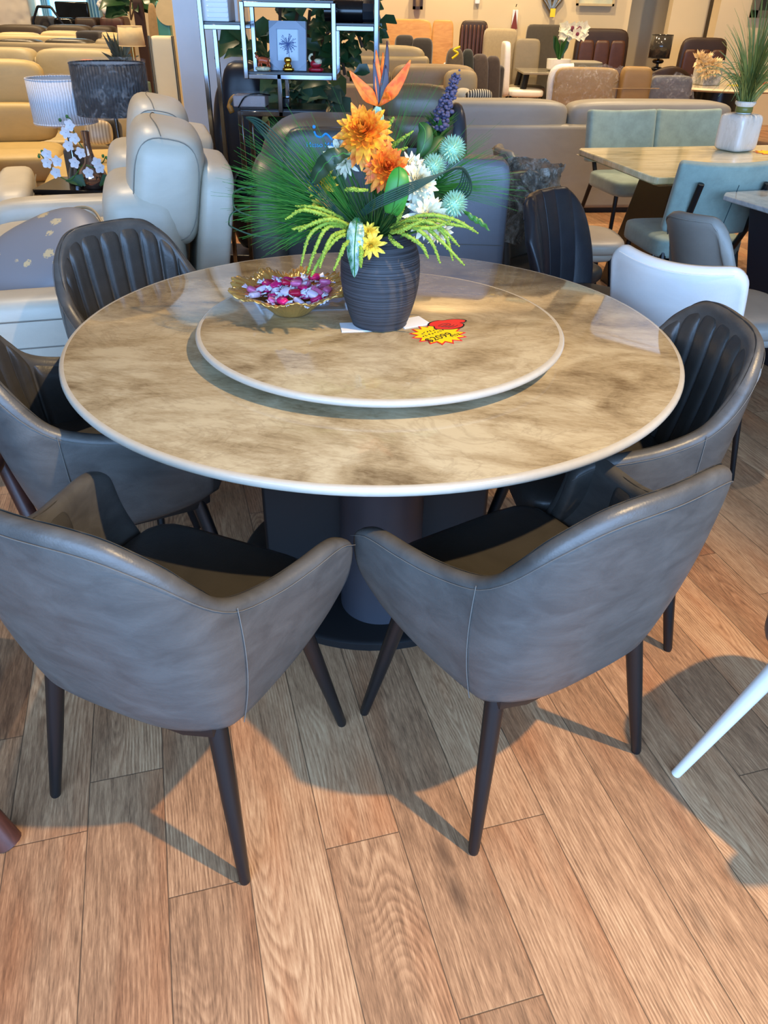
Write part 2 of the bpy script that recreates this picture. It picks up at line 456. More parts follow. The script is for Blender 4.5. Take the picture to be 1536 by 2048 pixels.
# shopfront daylight entering behind the camera
area('window_daylight', (.4, -2.35, 1.75), (.4, 2, 1.0), 800, (.31, .56, 1.0), 9.0, 2.9)
SC.view_settings.view_transform = 'Standard'; SC.view_settings.look = 'None'; SC.view_settings.gamma = 1; SC.view_settings.exposure = 0
SC.view_settings.use_curve_mapping = False
SC.cycles.use_denoising = True
SC.cycles.max_bounces = 8; SC.cycles.transparent_max_bounces = 12
SC.cycles.sample_clamp_indirect = 4.0
# ================================================================== round table
TX, TY, TZ, TRD = -.035, 1.913, .75, .776
t = thing('round_dining_table', 'large round dining table with a glossy taupe stone top and dark pedestal', 'table', (TX, TY, 0))
def disc(R, z, th, name, par, mat):
    e = th*.42
    p = [(0.0001, z-th), (R-e*1.6, z-th)]
    p += [(R-e+e*sin(a)*1.0, z-th/2-(th/2-e*0)*cos(a)) for a in [pi*k/10 for k in range(1, 10)]]
    p += [(R-e*1.6, z), (.0001, z)]
    top = [q for q in p if True]
    return obj(name, MB().lathe([(r, zz) for r, zz in p], 128), mat, par, smooth=True)
def stone_disc(R, z, th, par, nt, ne):
    e = .012
    obj(nt, MB().lathe([(.0001, z-th), (R-.02, z-th), (R-.02, z-.002), (R-.012, z-.0006), (R-.0135, z), (.0001, z)], 160), MT['table'], par)
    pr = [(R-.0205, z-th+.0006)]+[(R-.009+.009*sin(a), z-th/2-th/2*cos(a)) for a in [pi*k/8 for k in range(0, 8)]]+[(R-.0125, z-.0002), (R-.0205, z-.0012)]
    obj(ne, MB().lathe(pr, 160, capb=False, capt=False), MT['table_edge'], par, smooth=2, label='stone edge with its glaze reflection painted pale')
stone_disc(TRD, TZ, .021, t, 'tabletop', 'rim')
obj('sub_top', MB().lathe([(.0001, .70), (.30, .70), (.31, .726), (.0001, .726)], 64), MT['black_metal'], t)
obj('pedestal_column', MB().lathe([(.0001, .03), (.112, .03), (.112, .70), (.0001, .70)], 64, rotz(0, (.028, -.22, 0))), MT['dark_metal'], t, label='dark grey cylinder')
obj('pedestal_wing', MB().box((-.16, -.08, .36), (.29, .13, .68)), MT['deep_black'], t, bevel=.01)
obj('pedestal_wing', MB().box((.20, -.06, .36), (.25, .13, .68)), MT['deep_black'], t, bevel=.01)
obj('pedestal_core', MB().box((.02, .06, .36), (.24, .34, .68)), MT['deep_black'], t, bevel=.02)
obj('base_plate', MB().lathe([(.0001, 0), (.405, 0), (.405, .022), (.395, .03), (.0001, .03)], 64), MT['deep_black'], t)
SX, SY, SZ = -.018, 1.848, .797
t = thing('lazy_susan', 'round stone turntable tray raised on the middle of the big round table', 'lazy susan', (SX, SY, TZ))
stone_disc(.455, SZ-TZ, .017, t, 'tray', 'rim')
obj('swivel', MB().lathe([(.0001, 0), (.16, 0), (.16, .012), (.12, .015), (.12, .03), (.0001, .03)], 48), MT['black_metal'], t)
# ================================================================== tub armchairs
# (bottom x, y, z), (top x, y, z) for the right half, from the back centre to the arm front
KEY = [(0, (0, -.232, .385), (0, -.318, .855)), (.2, (.11, -.224, .38), (.135, -.303, .845)), (.33, (.175, -.20, .377), (.205, -.262, .79)),
       (.43, (.213, -.17, .375), (.238, -.21, .72)), (.5, (.224, -.14, .375), (.25, -.155, .672)), (.6, (.234, -.05, .378), (.268, -.065, .645)),
       (.75, (.243, .04, .388), (.287, .02, .638)), (.9, (.25, .13, .41), (.302, .11, .632)), (1.0, (.252, .175, .435), (.306, .16, .605))]
def kint(tt):
    s = -1 if tt < 0 else 1; a = abs(tt)
    for i in range(len(KEY)-1):
        if KEY[i][0] <= a <= KEY[i+1][0]+1e-9: break
    def pt(j, w):
        if j < 0: q = KEY[-j]; return -q[0], Vector((-q[w][0], q[w][1], q[w][2]))
        if j >= len(KEY):
            q0, q1 = KEY[-1], KEY[-2]; return 2*q0[0]-q1[0], Vector(q0[w])*2-Vector(q1[w])
        return KEY[j][0], Vector(KEY[j][w])
    res = []
    for w in (1, 2):
        (t0, p0), (t1, p1), (t2, p2), (t3, p3) = pt(i-1, w), pt(i, w), pt(i+1, w), pt(i+2, w)
        h = t2-t1; f = (a-t1)/h
        m1 = (p2-p0)/(t2-t0)*h; m2 = (p3-p1)/(t3-t1)*h
        q = p1*(2*f**3-3*f*f+1)+m1*(f**3-2*f*f+f)+p2*(-2*f**3+3*f*f)+m2*(f**3-f*f)
        res.append(Vector((s*q.x, q.y, q.z)))
    return res
def nrm_h(tt):
    a, b = kint(max(-1, tt-.01))[0], kint(min(1, tt+.01))[0]
    d = (b-a); d.z = 0; d.normalize(); return Vector((d.y, -d.x, 0))   # outward
def shell_pt(tt, s, off=0):
    """s 0 bottom .. 1 top on the outer face, off>0 pushes inward"""
    b, tp = kint(tt); n = nrm_h(tt)
    p = b.lerp(tp, s)+n*(.018*sin(pi*min(1, s*.9+.05)))
    return p-n*off
V_ = Vector
def tub_chair(name, label, group, loc, fwd):
    rz = atan2(fwd[1], fwd[0])-pi/2
    t = thing(name, label, 'armchair', loc, rz, group)
    th = .042; NT_ = 64
    sec = []
    mb = MB(); rows = []
    for i in range(NT_+1):
        tt = -1+2*i/NT_; sh = 1.0
        ring = []
        e = 1-abs(tt)
        thk = th if e > .03 else th*.8
        for s in (0, .12, .3, .5, .7, .88, .965): ring.append(shell_pt(tt, s))
        top = shell_pt(tt, 1.0)
        n = nrm_h(tt)
        ring.append(top-n*thk*.2+Vector((0, 0, .004))); ring.append(top-n*thk*.8+Vector((0, 0, .003)))
        for s in (.95, .8, .6, .4, .2, .06, 0): ring.append(shell_pt(tt, s, thk))
        rows.append(ring)
    m = len(rows[0]); vs = [tuple(p) for r in rows for p in r]; fs = []
    for i in range(NT_):
        for k in range(m):
            fs.append((i*m+k, i*m+(k+1)%m, (i+1)*m+(k+1)%m, (i+1)*m+k))
    fs.append(tuple(range(m))); fs.append(tuple(NT_*m+k for k in range(m))[::-1])
    mb.add(vs, fs)
    obj('shell', mb, MT['leather'], t, smooth=2, sub=1)
    # ribbed inner lining of the back
    NB = 182
    def lin_(u, v):
        tt = -.70+1.40*u; s = .12+.88*v
        g = abs(((u*13.0) % 1.0)-.5)*2       # 1 at the channel seams
        puff = .017*(1-max(0, g)**5)
        if v < .02: puff = .0
        k = max(0, (v-.86)/.14)
        p = shell_pt(tt, s, (th-.004+puff)*(1-k)+k*th*.60)
        return p+V_((0, 0, (.0022+.08*puff)*k))
    obj('back_lining', MB().grid(lin_, NB, 16), MT['leather_dark_shaded'], t, smooth=2)
    obj('base_pan', MB().sq((0, -.01, .385), (.43, .40, .05), 7, 5), MT['black_metal'], t)
    obj('seat_cushion', MB().sq((0, .0, .44), (.44, .44, .10), 7, 8), MT['leather_dark_shaded'], t, smooth=2)
    # stitched seams
    for s_ in (-1, 1):
        pts = [shell_pt(s_*.5, k/14*.985) for k in range(15)]
        pts = [p+nrm_h(s_*.5)*.0012 for p in pts]
        obj('seam', MB().tube(pts, .0010, 5), MT['stitch'], t)
    pts = [shell_pt(-1+2*k/90, .955)+nrm_h(-1+2*k/90)*.0006 for k in range(91)]
    obj('seam', MB().tube(pts, .0007, 4), MT['stitch'], t)
    for sx in (-1, 1):
        for sy in (-1, 1):
            tp = Vector((sx*.185, -.165 if sy < 0 else .135, .40)); ft = Vector((sx*.243, -.222 if sy < 0 else .215, 0))
            lg = obj('leg', MB().tube([tp, tp.lerp(ft, .5), ft+Vector((0, 0, .006)), ft], [.0195, .0165, .0115, .0105], 16), MT['black_metal'], t)
    return t
G = 'grey brown tub armchairs around the round table'
CL = (-.401, 1.151, 0); FL = (.39, .921)
CRr = (.282, 1.243, 0); FR = (-.545, .838)
tub_chair('tub_armchair', 'grey leather tub armchair nearest on the left, its wide back turned to us', G, CL, FL)
tub_chair('tub_armchair', 'grey leather tub armchair nearest on the right, arm touching the one beside it', G, CRr, FR)
tub_chair('tub_armchair', 'grey leather tub armchair tucked under the left edge of the round table', G, (-.697, 1.757, 0), (.883, .469))
tub_chair('tub_armchair', 'grey leather tub armchair under the right edge of the round table', G, (.54, 1.755, 0), (-.99, -.1))
tub_chair('tub_armchair', 'grey leather tub armchair behind the table in front of the pale sofa', G, (-.72, 2.375, 0), (.72, -.69))
# ================================================================== flower vase and bouquet
def vase_mat():
    t = NT('ribbed_charcoal_ceramic'); o = t.obj()
    sx = t.new('ShaderNodeSeparateXYZ'); t.l.new(o, sx.inputs[0])
    n = t.noise(t.mapping(o, (2, 2, 420)), 1.0, 3, .6)
    t.bump(n, .8, .003)
    return t.out(t.mix(t.mr(n, .38, .62), lin(26, 26, 29), lin(70, 71, 76)), .6)
VC = at(759, 648, SZ); VX, VY = VC.x, VC.y+.006
t = thing('flower_vase', 'round charcoal ribbed ceramic vase standing on the lazy susan', 'vase', (VX, VY, SZ))
prof = [(.0001, 0), (.062, 0), (.068, .004), (.078, .03), (.089, .07), (.0945, .105), (.0955, .14), (.091, .172), (.080, .198), (.067, .211), (.060, .217), (.062, .222), (.056, .222), (.054, .2), (.05, .1), (.0001, .1)]
obj('body', MB().lathe(cr([(r, 0, z) for r, z in prof], 3) and [(p.x if p.x > 0 else .0001, p.z) for p in cr([(r, 0, z) for r, z in prof], 3)], 64, capb=False, capt=False), vase_mat(), t)
obj('soil_foam', MB().lathe([(.0001, .19), (.055, .19), (.055, .196), (.0001, .2)], 24), plain('dark_foam', (30, 42, 26), .9), t)
VTOP = Vector((VX, VY, SZ+.2))
def FL_(x, y, dy=0.0): return atY(x, y, VY+dy)
# paper sheets under the vase
for nm, c, ang, lab in (('paper_sheet', at(838, 646, SZ), .5, 'white folded paper sticking out under the right of the vase'), ('paper_sheet', at(702, 655, SZ), .15, 'white paper corner under the left of the vase')):
    o = obj(nm, MB().box((0, 0, .0012), (.075, .06, .0024)), plain('white_paper', (226, 228, 232), .7), loc=(c.x-(.018 if c.x > VX else -.012), c.y, SZ+.0002), rz=ang)
    tag(o, lab, 'paper')
VASE_LIFT = .0026
bpy.data.objects['flower_vase'].location.z += VASE_LIFT
GREEN = {'stem': plain('stem_green', (58, 104, 42), .5), 'dark': plain('deep_leaf_green', (28, 74, 28), .5, vary=.3, scale=25), 'mid': plain('leaf_green', (52, 112, 44), .4, vary=.3, scale=30),
         'grass': plain('grass_green', (44, 104, 40), .8, vary=.35, scale=8, Specular_IOR_Level=.15), 'bluegrass': plain('blue_green_blade', (22, 58, 46), .6, vary=.2), 'lime': plain('lime_green', (140, 164, 52), .7, vary=.25, scale=90, bump=.5, bscale=300),
         'mint': plain('mint_green', (170, 210, 178), .6, vary=.15)}
def petal_mat(name, a, b, L=.05):
    t = NT(name); o = t.obj()
    n = t.noise(o, 70, 3)
    return t.out(t.mix(t.mr(n, .35, .65), lin(*a), lin(*b)), .55, Subsurface_Weight=0)
PM = {'orange': petal_mat('golden_orange_petal', (246, 178, 44), (232, 112, 26)), 'deep': petal_mat('deep_orange_petal', (244, 150, 40), (222, 88, 22)), 'white': petal_mat('ivory_petal', (240, 236, 214), (222, 222, 190)),
      'yellow': petal_mat('yellow_petal', (246, 222, 86), (228, 188, 50)), 'purple': plain('dark_violet_petal', (44, 30, 48), .4), 'bird': petal_mat('bird_orange_petal', (240, 126, 30), (224, 84, 18)), 'lav': plain('dusty_lavender', (74, 70, 96), .8, vary=.3)}
def stem_to(p, par, name='stem', r=.0025, mat='stem', root=None):
    root = root or VTOP+Vector((random.uniform(-.02, .02), random.uniform(-.02, .02), -.02))
    mid = root.lerp(p, .5)+Vector((0, 0, .03))
    loc = par.location
    obj(name, MB().tube([q-loc for q in bez(root, mid, p, 8)], r, 6), GREEN[mat], par)
def mum(label, p, R, pm, axis, nl=6, dens=13, group='chrysanthemums in the vase', leafy=False, flat=.55):
    """many-petalled flower head at p, facing axis"""
    t = thing('chrysanthemum', label, 'flower', tuple(p), 0, group)
    mb = MB(); M0 = axisM((0, 0, 0), axis)
    for l in range(nl):
        f = l/(nl-1)                     # 0 outer .. 1 centre
        n = max(5, int(dens*(1-.55*f)*1.4)); el = radians(-12+88*f)
        Lp = R*(1-.42*f)
        for k in range(n):
            a = 2*pi*(k+.5*l)/n+random.uniform(-.1, .1); e = el+random.uniform(-.14, .14); L = Lp*random.uniform(.86, 1.1)
            d = Vector((cos(a)*cos(e), sin(a)*cos(e), sin(e))); up = Vector((-cos(a)*sin(e), -sin(a)*sin(e), cos(e)))
            b = Vector((0, 0, -R*.1+.1*R*f))
            pts = [b+d*(L*q)+up*(L*.22*(q*q)*(1 if f > .2 else -.4)) for q in (0, .3, .55, .8, 1)]
            mb.blade(pts, R*.26, up, .35, lambda t: (.35, .75, 1, .8, .12)[min(4, int(round(t*4)))], M0)
    obj('flower_head', mb, PM[pm], t, smooth=2)
    stem_to(Vector(p)-Vector(axis).normalized()*R*.1, t)
    return t
V = Vector
mum('large golden orange chrysanthemum highest of the bouquet', FL_(727, 265, -.06), .066, 'orange', (-.1, -.75, .55), 7, 16)
mum('deep orange chrysanthemum just below the highest golden one', FL_(772, 335, -.085), .055, 'deep', (.15, -.85, .4), 7, 15)
mum('ivory chrysanthemum with broad petals behind the left of the golden bloom', FL_(678, 306, -.03), .040, 'white', (-.35, -.6, .6), 4, 8)
mum('ivory chrysanthemum peeking from under the dark leaf', FL_(690, 325, -.045), .034, 'white', (-.2, -.8, .3), 4, 8)
mum('white spiky chrysanthemum right of the upright oval leaf', FL_(838, 366, -.07), .05, 'white', (.45, -.8, .3), 7, 15)
mum('white chrysanthemum behind the upper right, next to the dark leaves', FL_(826, 335, -.03), .038, 'white', (.3, -.6, .6), 5, 10)
mum('creamy white chrysanthemum lowest on the right, over the lime sprays', FL_(858, 432, -.09), .055, 'white', (.4, -.8, .25), 5, 12)
mum('creamy chrysanthemum under the low white one, drooping right', FL_(880, 462, -.07), .038, 'white', (.6, -.6, -.15), 4, 10)
mum('yellow chrysanthemum hanging low over the front of the vase', FL_(741, 490, -.125), .037, 'yellow', (.08, -.95, .05), 4, 9)
mum('small yellow chrysanthemum sitting on top of the low yellow one', FL_(738, 462, -.115), .026, 'yellow', (.0, -.8, .4), 4, 8)
mum('pale yellow chrysanthemum tucked among the left grasses', FL_(642, 370, -.06), .04, 'yellow', (-.5, -.75, .3), 4, 9)
mum('small yellow chrysanthemum low on the left above the lime sprays', FL_(640, 412, -.08), .028, 'yellow', (-.4, -.85, .2), 4, 8)
# bird of paradise
bp = FL_(757, 213, -.02)
t = thing('bird_of_paradise', 'orange bird of paradise flower rising above the bouquet', 'flower', tuple(bp), 0, None)
def spike(name, tip, w, mat, dy=0, curve=0, base=(757, 213)):
    q = FL_(*tip, dy)-bp; b = FL_(*base, -.02)-bp
    c = b.lerp(q, .5)+V((curve, 0, 0))
    mb = MB().blade(bez(b, c, q, 10), w, (0, -1, .1), .8, lambda t: max(.05, (t*2.6 if t < .35 else .91*(1-((t-.35)/.65))**.75)+.06))
    obj(name, mb, mat, t, smooth=2, solid=.0012)
spike('petal', (699, 142), .030, PM['bird'], -.05, -.004)
spike('petal', (821, 120), .030, PM['bird'], -.05, .012)
spike('petal', (752, 100), .016, PM['bird'], 0, .004)
spike('petal', (766, 105), .014, PM['bird'], .02, .004)
spike('petal', (780, 200), .016, PM['bird'], -.06, .006, (766, 190))
spike('dark_petal', (774, 82), .016, PM['purple'], 0, .012)
spike('dark_petal', (747, 118), .014, PM['purple'], -.01, 0)
spike('dark_petal', (771, 130), .018, PM['purple'], -.015, .014)
obj('bract', MB().tube([bp-bp, FL_(752, 232, -.02)-bp, FL_(760, 262, -.015)-bp], [.006, .017, .008], 8), GREEN['mint'], t)
stem_to(bp, t, r=.0045)
# green thistles
for p, R, lab in (((905, 299, -.02), .029, 'mint green spiky thistle highest on the right of the bouquet'), ((909, 408, -.09), .028, 'mint green spiky thistle lowest on the right of the bouquet'), ((868, 333, -.05), .026, 'mint green spiky thistle half hidden behind the white bloom')):
    q = FL_(*p); t = thing('thistle', lab, 'flower', tuple(q), 0, 'green thistles in the vase')
    mb = MB(); mb.sq((0, 0, 0), (R*1.1,)*3, 2, 4)
    for k in range(170):
        zz = 1-2*(k+.5)/170; a = k*2.39996; rr = sqrt(1-zz*zz); d = V((rr*cos(a), rr*sin(a), zz))
        mb.blade([d*R*.5, d*R*.8, d*R*1.08], R*.16, d.orthogonal(), .3, lambda t: (.6, 1, .08)[int(round(t*2))])
    obj('flower_head', mb, GREEN['mint'], t, smooth=2); stem_to(q, t, r=.002)
# lavender spike
q = FL_(872, 262, .1); t = thing('delphinium_spike', 'tall dusky purple flower spike at the back right of the bouquet', 'flower', tuple(q))
mb = MB(); tip = FL_(916, 145, .12)-q; rr = random.Random(3)
for k in range(210):
    f = k/210; c = tip*f; a = k*2.4; r = (.021*(1-f*.8)+.003)*rr.uniform(.4, 1.15)
    c = c+V((cos(a)*r, sin(a)*r, rr.uniform(-.006, .006)))
    w_ = .011*(1-f*.4)*rr.uniform(.6, 1.3); mb.sq(c, (w_, w_, w_*.8), 2.5, 2, TR((0, 0, 0)))
obj('florets', mb, PM['lav'], t, smooth=2)
mb = MB()
for k in range(26):
    f = rr.random()*.6; c = tip*f*.5-V((0, 0, .03)); a = rr.random()*6.3
    d = V((cos(a), sin(a), .8))*.045
    mb.blade([c, c+d*.5, c+d], .012, (0, 0, 1))
obj('leaf_tuft', mb, GREEN['mid'], t, smooth=2); stem_to(q, t, r=.002)
# single large leaves
def leaf(label, pts, w, mat, wavy=0, prof=None, nrm=(0, -1, .2)):
    P = [FL_(*p) for p in pts]; o = P[0]
    c = cr([p-o for p in P], 6)
    if wavy: c = [p+V((0, sin(i*1.3)*wavy, cos(i*1.7)*wavy)) for i, p in enumerate(c)]
    t = thing('broad_leaf', label, 'leaf', tuple(o), 0, 'broad leaves of the bouquet')
    obj('blade', MB().blade(c, w, nrm, .22, prof), mat, t, smooth=2, solid=.0008)
    obj('midrib', MB().tube([p+V((0, -.0006, 0)) for p in c], [.0014]*(len(c)-1)+[.0004], 5), GREEN['mid'], t)
    stem_to(o, t, 'stalk', .002)
leaf('dark bending leaf on the left over the white bloom', [(622, 370, -.1), (645, 335, -.12), (670, 312, -.13), (703, 306, -.11)], .036, plain('bronze_leaf', (40, 62, 40), .4, vary=.3, scale=30), .002)
leaf('upright oval green leaf in front of the deep orange bloom', [(783, 428, -.125), (790, 400, -.132), (797, 360, -.128), (798, 333, -.115)], .05, plain('bright_leaf_green', (50, 128, 44), .45, vary=.2, scale=25), 0, lambda t: sin(pi*min(1, t*.9+.1))**.55)
leaf('pointed dark leaf with a white bloom hanging down over the vase', [(714, 436, -.10), (712, 460, -.125), (709, 500, -.135), (709, 556, -.13)], .038, marble('frosted_leaf', lin(200, 220, 214), lin(40, 104, 66), lin(26, 78, 44), 14, .3, (1, 1, .4), 0, .3, .7, 0), .0015)
leaf('twisted dark leaf drooping at the far right of the bouquet', [(925, 418, -.05), (945, 436, -.06), (962, 445, -.06), (980, 462, -.06)], .012, GREEN['mid'], .002)
for pts, lab in (([(836, 315, 0), (848, 290, 0), (850, 262, .01), (838, 245, .02)], 'upper one of the dark pointed leaves between bouquet and thistle'), ([(846, 320, .0), (868, 300, .01), (880, 285, .02), (890, 275, .03)], 'right one of the dark pointed leaves below the purple spike'), ([(850, 380, .0), (872, 385, .01), (885, 392, .02), (902, 382, .03)], 'dark pointed leaf behind the lowest thistle')):
    leaf(lab, pts, .034, GREEN['dark'])
# grass sprays: fine blades nobody could count
def spray(label, root, fan, n, mat, w=.0021, sag=.02, seed=1, jit=.03):
    rr = random.Random(seed); o = V(root); mb = MB()
    for k in range(n):
        a = rr.random(); i = a*(len(fan)-1); j = min(int(i), len(fan)-2); f = i-j
        e = FL_(*fan[j]).lerp(FL_(*fan[j+1]), f)
        e = o+(e-o)*rr.uniform(.6, 1.08)+V((rr.uniform(-jit, jit), rr.uniform(-.08, .05), rr.uniform(-jit, jit)))
        m = o.lerp(e, .5)+V((rr.uniform(-.01, .01), rr.uniform(-.01, .01), sag*rr.uniform(.3, 1.6)))
        mb.blade([p-o for p in bez(o, m, e, 6)], w*rr.uniform(.7, 1.3), (rr.uniform(-.5, .5), -1, rr.uniform(0, .6)), 0, lambda t: 1-.8*t, flat=True)
    ob = obj('grass_spray', mb, mat, loc=tuple(o), smooth=False)
    tag(ob, label, 'grass', 'grass sprays of the bouquet', 'stuff'); return ob
spray('thick spray of dark green grass fanning out left of the bouquet', FL_(690, 440, -.03), [(560, 235, 0), (500, 290, -.02), (468, 350, -.04), (470, 400, -.05), (510, 460, -.07), (560, 480, -.1)], 480, GREEN['grass'], seed=2)
spray('second spray of grass crossing the left of the bouquet', FL_(720, 460, -.06), [(620, 250, -.02), (560, 300, -.06), (520, 420, -.1)], 190, GREEN['grass'], seed=12)
spray('loose grass spray pointing up around the orange flowers', FL_(755, 400, 0), [(655, 180, .05), (700, 200, 0), (770, 190, -.03), (840, 150, 0), (900, 215, 0)], 80, GREEN['grass'], .0013, .01, 3)
spray('grass spray pointing right past the thistles', FL_(850, 380, 0), [(965, 250, 0), (1000, 300, .02), (1030, 370, .02), (1010, 400, 0)], 130, GREEN['grass'], .0013, .01, 4)
spray('short dense grass in the heart of the bouquet', FL_(745, 480, -.04), [(620, 400, -.08), (680, 330, -.1), (740, 360, -.1), (800, 380, -.1), (830, 420, -.08)], 190, GREEN['dark'], .003, .0, 5, .02)
# looping bear grass
def loop(label, groups):
    o = FL_(*groups[0][0]); t = thing('bear_grass', label, 'grass', tuple(o), 0, 'looping bear grass')
    for g in groups:
        obj('blade', MB().tube([p-o for p in cr([FL_(*q) for q in g], 8)], .0017, 5), GREEN['bluegrass'], t)
loop('bunch of thin blades looping round the right of the bouquet', [[(712+k*3, 432, -.09), (750, 398+k*4, -.13), (820, 366+k*4, -.14), (890+k*4, 345-k*2, -.12), (924+k*3, 335+k*4, -.1), (918+k*4, 370+k*4, -.08), (890, 396+k*2, -.06), (860, 410, -.04)] for k in range(6)])
loop('bunch of thin blades arching up and over on the left', [[(720, 465, -.08), (660, 420-k*5, -.1), (590+k*4, 350-k*6, -.1), (530, 275-k*7, -.08), (505-k*3, 243-k*2, -.06), (512, 252, -.04), (560, 300+k*3, 0)] for k in range(5)])
loop('single thin blades curling out low on the far left', [[(720, 480, -.06), (620, 478, -.1), (520, 473, -.1), (466, 455, -.08), (458, 445, -.06), (466, 425, -.05), (500, 412, -.04)], [(700, 470, -.06), (560, 445, -.1), (480, 424, -.09), (466, 398, -.07), (475, 380, -.05), (520, 370, -.03)]])
# lime amaranthus sprays
def amaranth(label, strands, seed):
    rr = random.Random(seed); o = FL_(*strands[0][0]); t = thing('amaranthus_spray', label, 'flower spray', tuple(o), 0, 'lime amaranthus sprays')
    for s in strands:
        pts = cr([FL_(*q)-o for q in s], 9); m = len(pts); mb = MB()
        rad = [.0018+.0029*sin(pi*min(1, .12+.88*(i/(m-1))))**.8*(.65+.35*(i % 2)) for i in range(m)]; rad[-1] = .0008
        mb.tube(pts, rad, 7)
        for i in range(2, m):
            for k in range(4):
                d = V((rr.uniform(-1, 1), rr.uniform(-1, 1), rr.uniform(-1, 1))).normalized()
                mb.sq(pts[i]+d*rad[i], (.0046, .0046, .0036), 2.5, 1)
        obj('strand', mb, GREEN['lime'], t, smooth=2)
amaranth('lime amaranthus spray drooping over the left side towards the candy bowl', [[(700, 455, -.09), (660, 445, -.13), (620, 470, -.15), (602, 530, -.15)], [(700, 450, -.09), (650, 430, -.13), (605, 420, -.14), (572, 438, -.14)], [(700, 455, -.09), (655, 455, -.14), (630, 500, -.16), (615, 545, -.16)],
    [(702, 460, -.1), (668, 470, -.15), (650, 500, -.17), (640, 535, -.17)], [(705, 455, -.09), (668, 438, -.14), (628, 446, -.15), (598, 462, -.15)], [(700, 450, -.09), (650, 440, -.12), (615, 452, -.13), (585, 458, -.13)], [(710, 470, -.1), (690, 490, -.15), (680, 512, -.16), (668, 540, -.17)], [(700, 445, -.08), (660, 425, -.11), (630, 415, -.12), (592, 412, -.12)], [(706, 465, -.1), (672, 478, -.15), (640, 520, -.16), (622, 552, -.16)], [(720, 480, -.12), (722, 500, -.14), (722, 515, -.145), (722, 534, -.14)]], 5)
amaranth('lime amaranthus spray drooping over the right shoulder of the vase', [[(780, 455, -.09), (830, 440, -.13), (880, 455, -.14), (918, 492, -.14)], [(780, 460, -.09), (840, 450, -.13), (880, 480, -.15), (928, 530, -.15)], [(780, 455, -.09), (820, 452, -.14), (860, 480, -.16), (880, 525, -.16)],
    [(785, 450, -.09), (850, 430, -.12), (910, 440, -.12), (955, 466, -.12)], [(782, 460, -.1), (812, 470, -.15), (842, 490, -.16), (856, 515, -.16)], [(780, 465, -.1), (800, 462, -.15), (825, 450, -.16), (850, 440, -.16)], [(784, 452, -.09), (850, 445, -.13), (890, 470, -.14), (905, 520, -.14)], [(782, 455, -.09), (828, 455, -.14), (868, 455, -.15), (900, 442, -.15)], [(778, 470, -.1), (785, 482, -.14), (795, 490, -.15), (805, 495, -.15)], [(790, 460, -.09), (800, 430, -.12), (806, 415, -.13), (808, 405, -.13)], [(785, 455, -.09), (860, 440, -.12), (900, 448, -.12), (945, 456, -.12)]], 6)
amaranth('lime amaranthus sprigs pointing up right above the orange flowers', [[(770, 330, 0), (785, 295, 0), (800, 280, 0), (826, 263, 0)], [(770, 345, 0), (782, 315, 0), (795, 303, 0), (814, 295, 0)], [(765, 300, .01), (772, 270, .01), (780, 248, .01), (787, 235, .01)], [(690, 380, -.12), (705, 378, -.13), (720, 380, -.13), (735, 380, -.12)]], 7)
# ================================================================== candy bowl
BC = at(577, 634, SZ); BX, BY = BC.x+.004, BC.y+.035
t = thing('candy_bowl', 'scalloped golden glass bowl of sweets left of the vase', 'bowl', (BX, BY, SZ))
def bw(a, r, z, i):
    f = max(0, (r-.045)/.10)
    rip = sin(a*46)*.0028*f+sin(a*9+.6)*.007*f*f
    return r+rip, z+f*f*(.006*sin(a*9+1.2)+.0022*sin(a*46+.8))
bp_ = [(.0001, .004), (.034, .004), (.036, 0), (.042, 0), (.05, .006), (.072, .026), (.098, .046), (.122, .058), (.149, .066), (.150, .068), (.148, .069), (.121, .0615), (.096, .050), (.068, .0305), (.044, .012), (.0001, .010)]
gb = NT('gold_lustre_glass'); gb.bump(gb.noise(gb.obj(), 130, 2), .25, .003)
gm = gb.out(lin(236, 190, 106), .10, .5, Transmission_Weight=.4, IOR=1.45)
obj('bowl_body', MB().lathe(bp_, 276, capb=False, capt=False, fr=bw), gm, t, smooth=2)
cmats = [plain('magenta_wrapper', (206, 30, 106), .25, vary=.4, scale=60), plain('pink_wrapper', (226, 110, 160), .25, vary=.4, scale=60), plain('pale_wrapper', (226, 206, 226), .22, vary=.3, scale=50), plain('red_wrapper', (190, 24, 60), .25, vary=.3, scale=60)]
cendm = plain('clear_white_wrapper_end', (226, 226, 240), .2)
rr = random.Random(21); protos = []
for ci, cm in enumerate(cmats):
    k = thing('wrapped_candy', ('magenta', 'pink', 'pale', 'red')[ci]+' wrapped candy in the golden bowl', 'candy', (0, 0, 0), 0, 'wrapped sweets in the golden bowl')
    obj('wrapper', MB().sq((0, 0, 0), (.030, .019, .014), 4, 4), cm, k, smooth=2)
    for s in (-1, 1):
        mb = MB().grid(lambda u, v: (s*(.014+.013*u), (v-.5)*(.010+.014*u), .0025*sin(v*14)*u), 3, 8)
        obj('wrapper_end', mb, cendm if ci != 1 else cmats[2], k, solid=.0006, smooth=2)
    protos.append(k)
spots = []
tries = 0
while len(spots) < 58 and tries < 6000:
    tries += 1
    r = .105*sqrt(rr.random()); a = rr.random()*2*pi; x, y = r*cos(a), r*sin(a)
    floor_z = .012+max(0, (r-.04))*.62
    lay = rr.choice((0, 1, 1, 2))
    z = max(floor_z+.012, .036+.010*lay-.0*r+max(0, .02-r*.2))
    if all((x-p[0])**2+(y-p[1])**2+(1.6*(z-p[2]))**2 > .0185**2 for p in spots): spots.append((x, y, z))
from mathutils import Euler
words = {0: 'magenta', 1: 'pink', 2: 'pale', 3: 'red'}
seen = {}
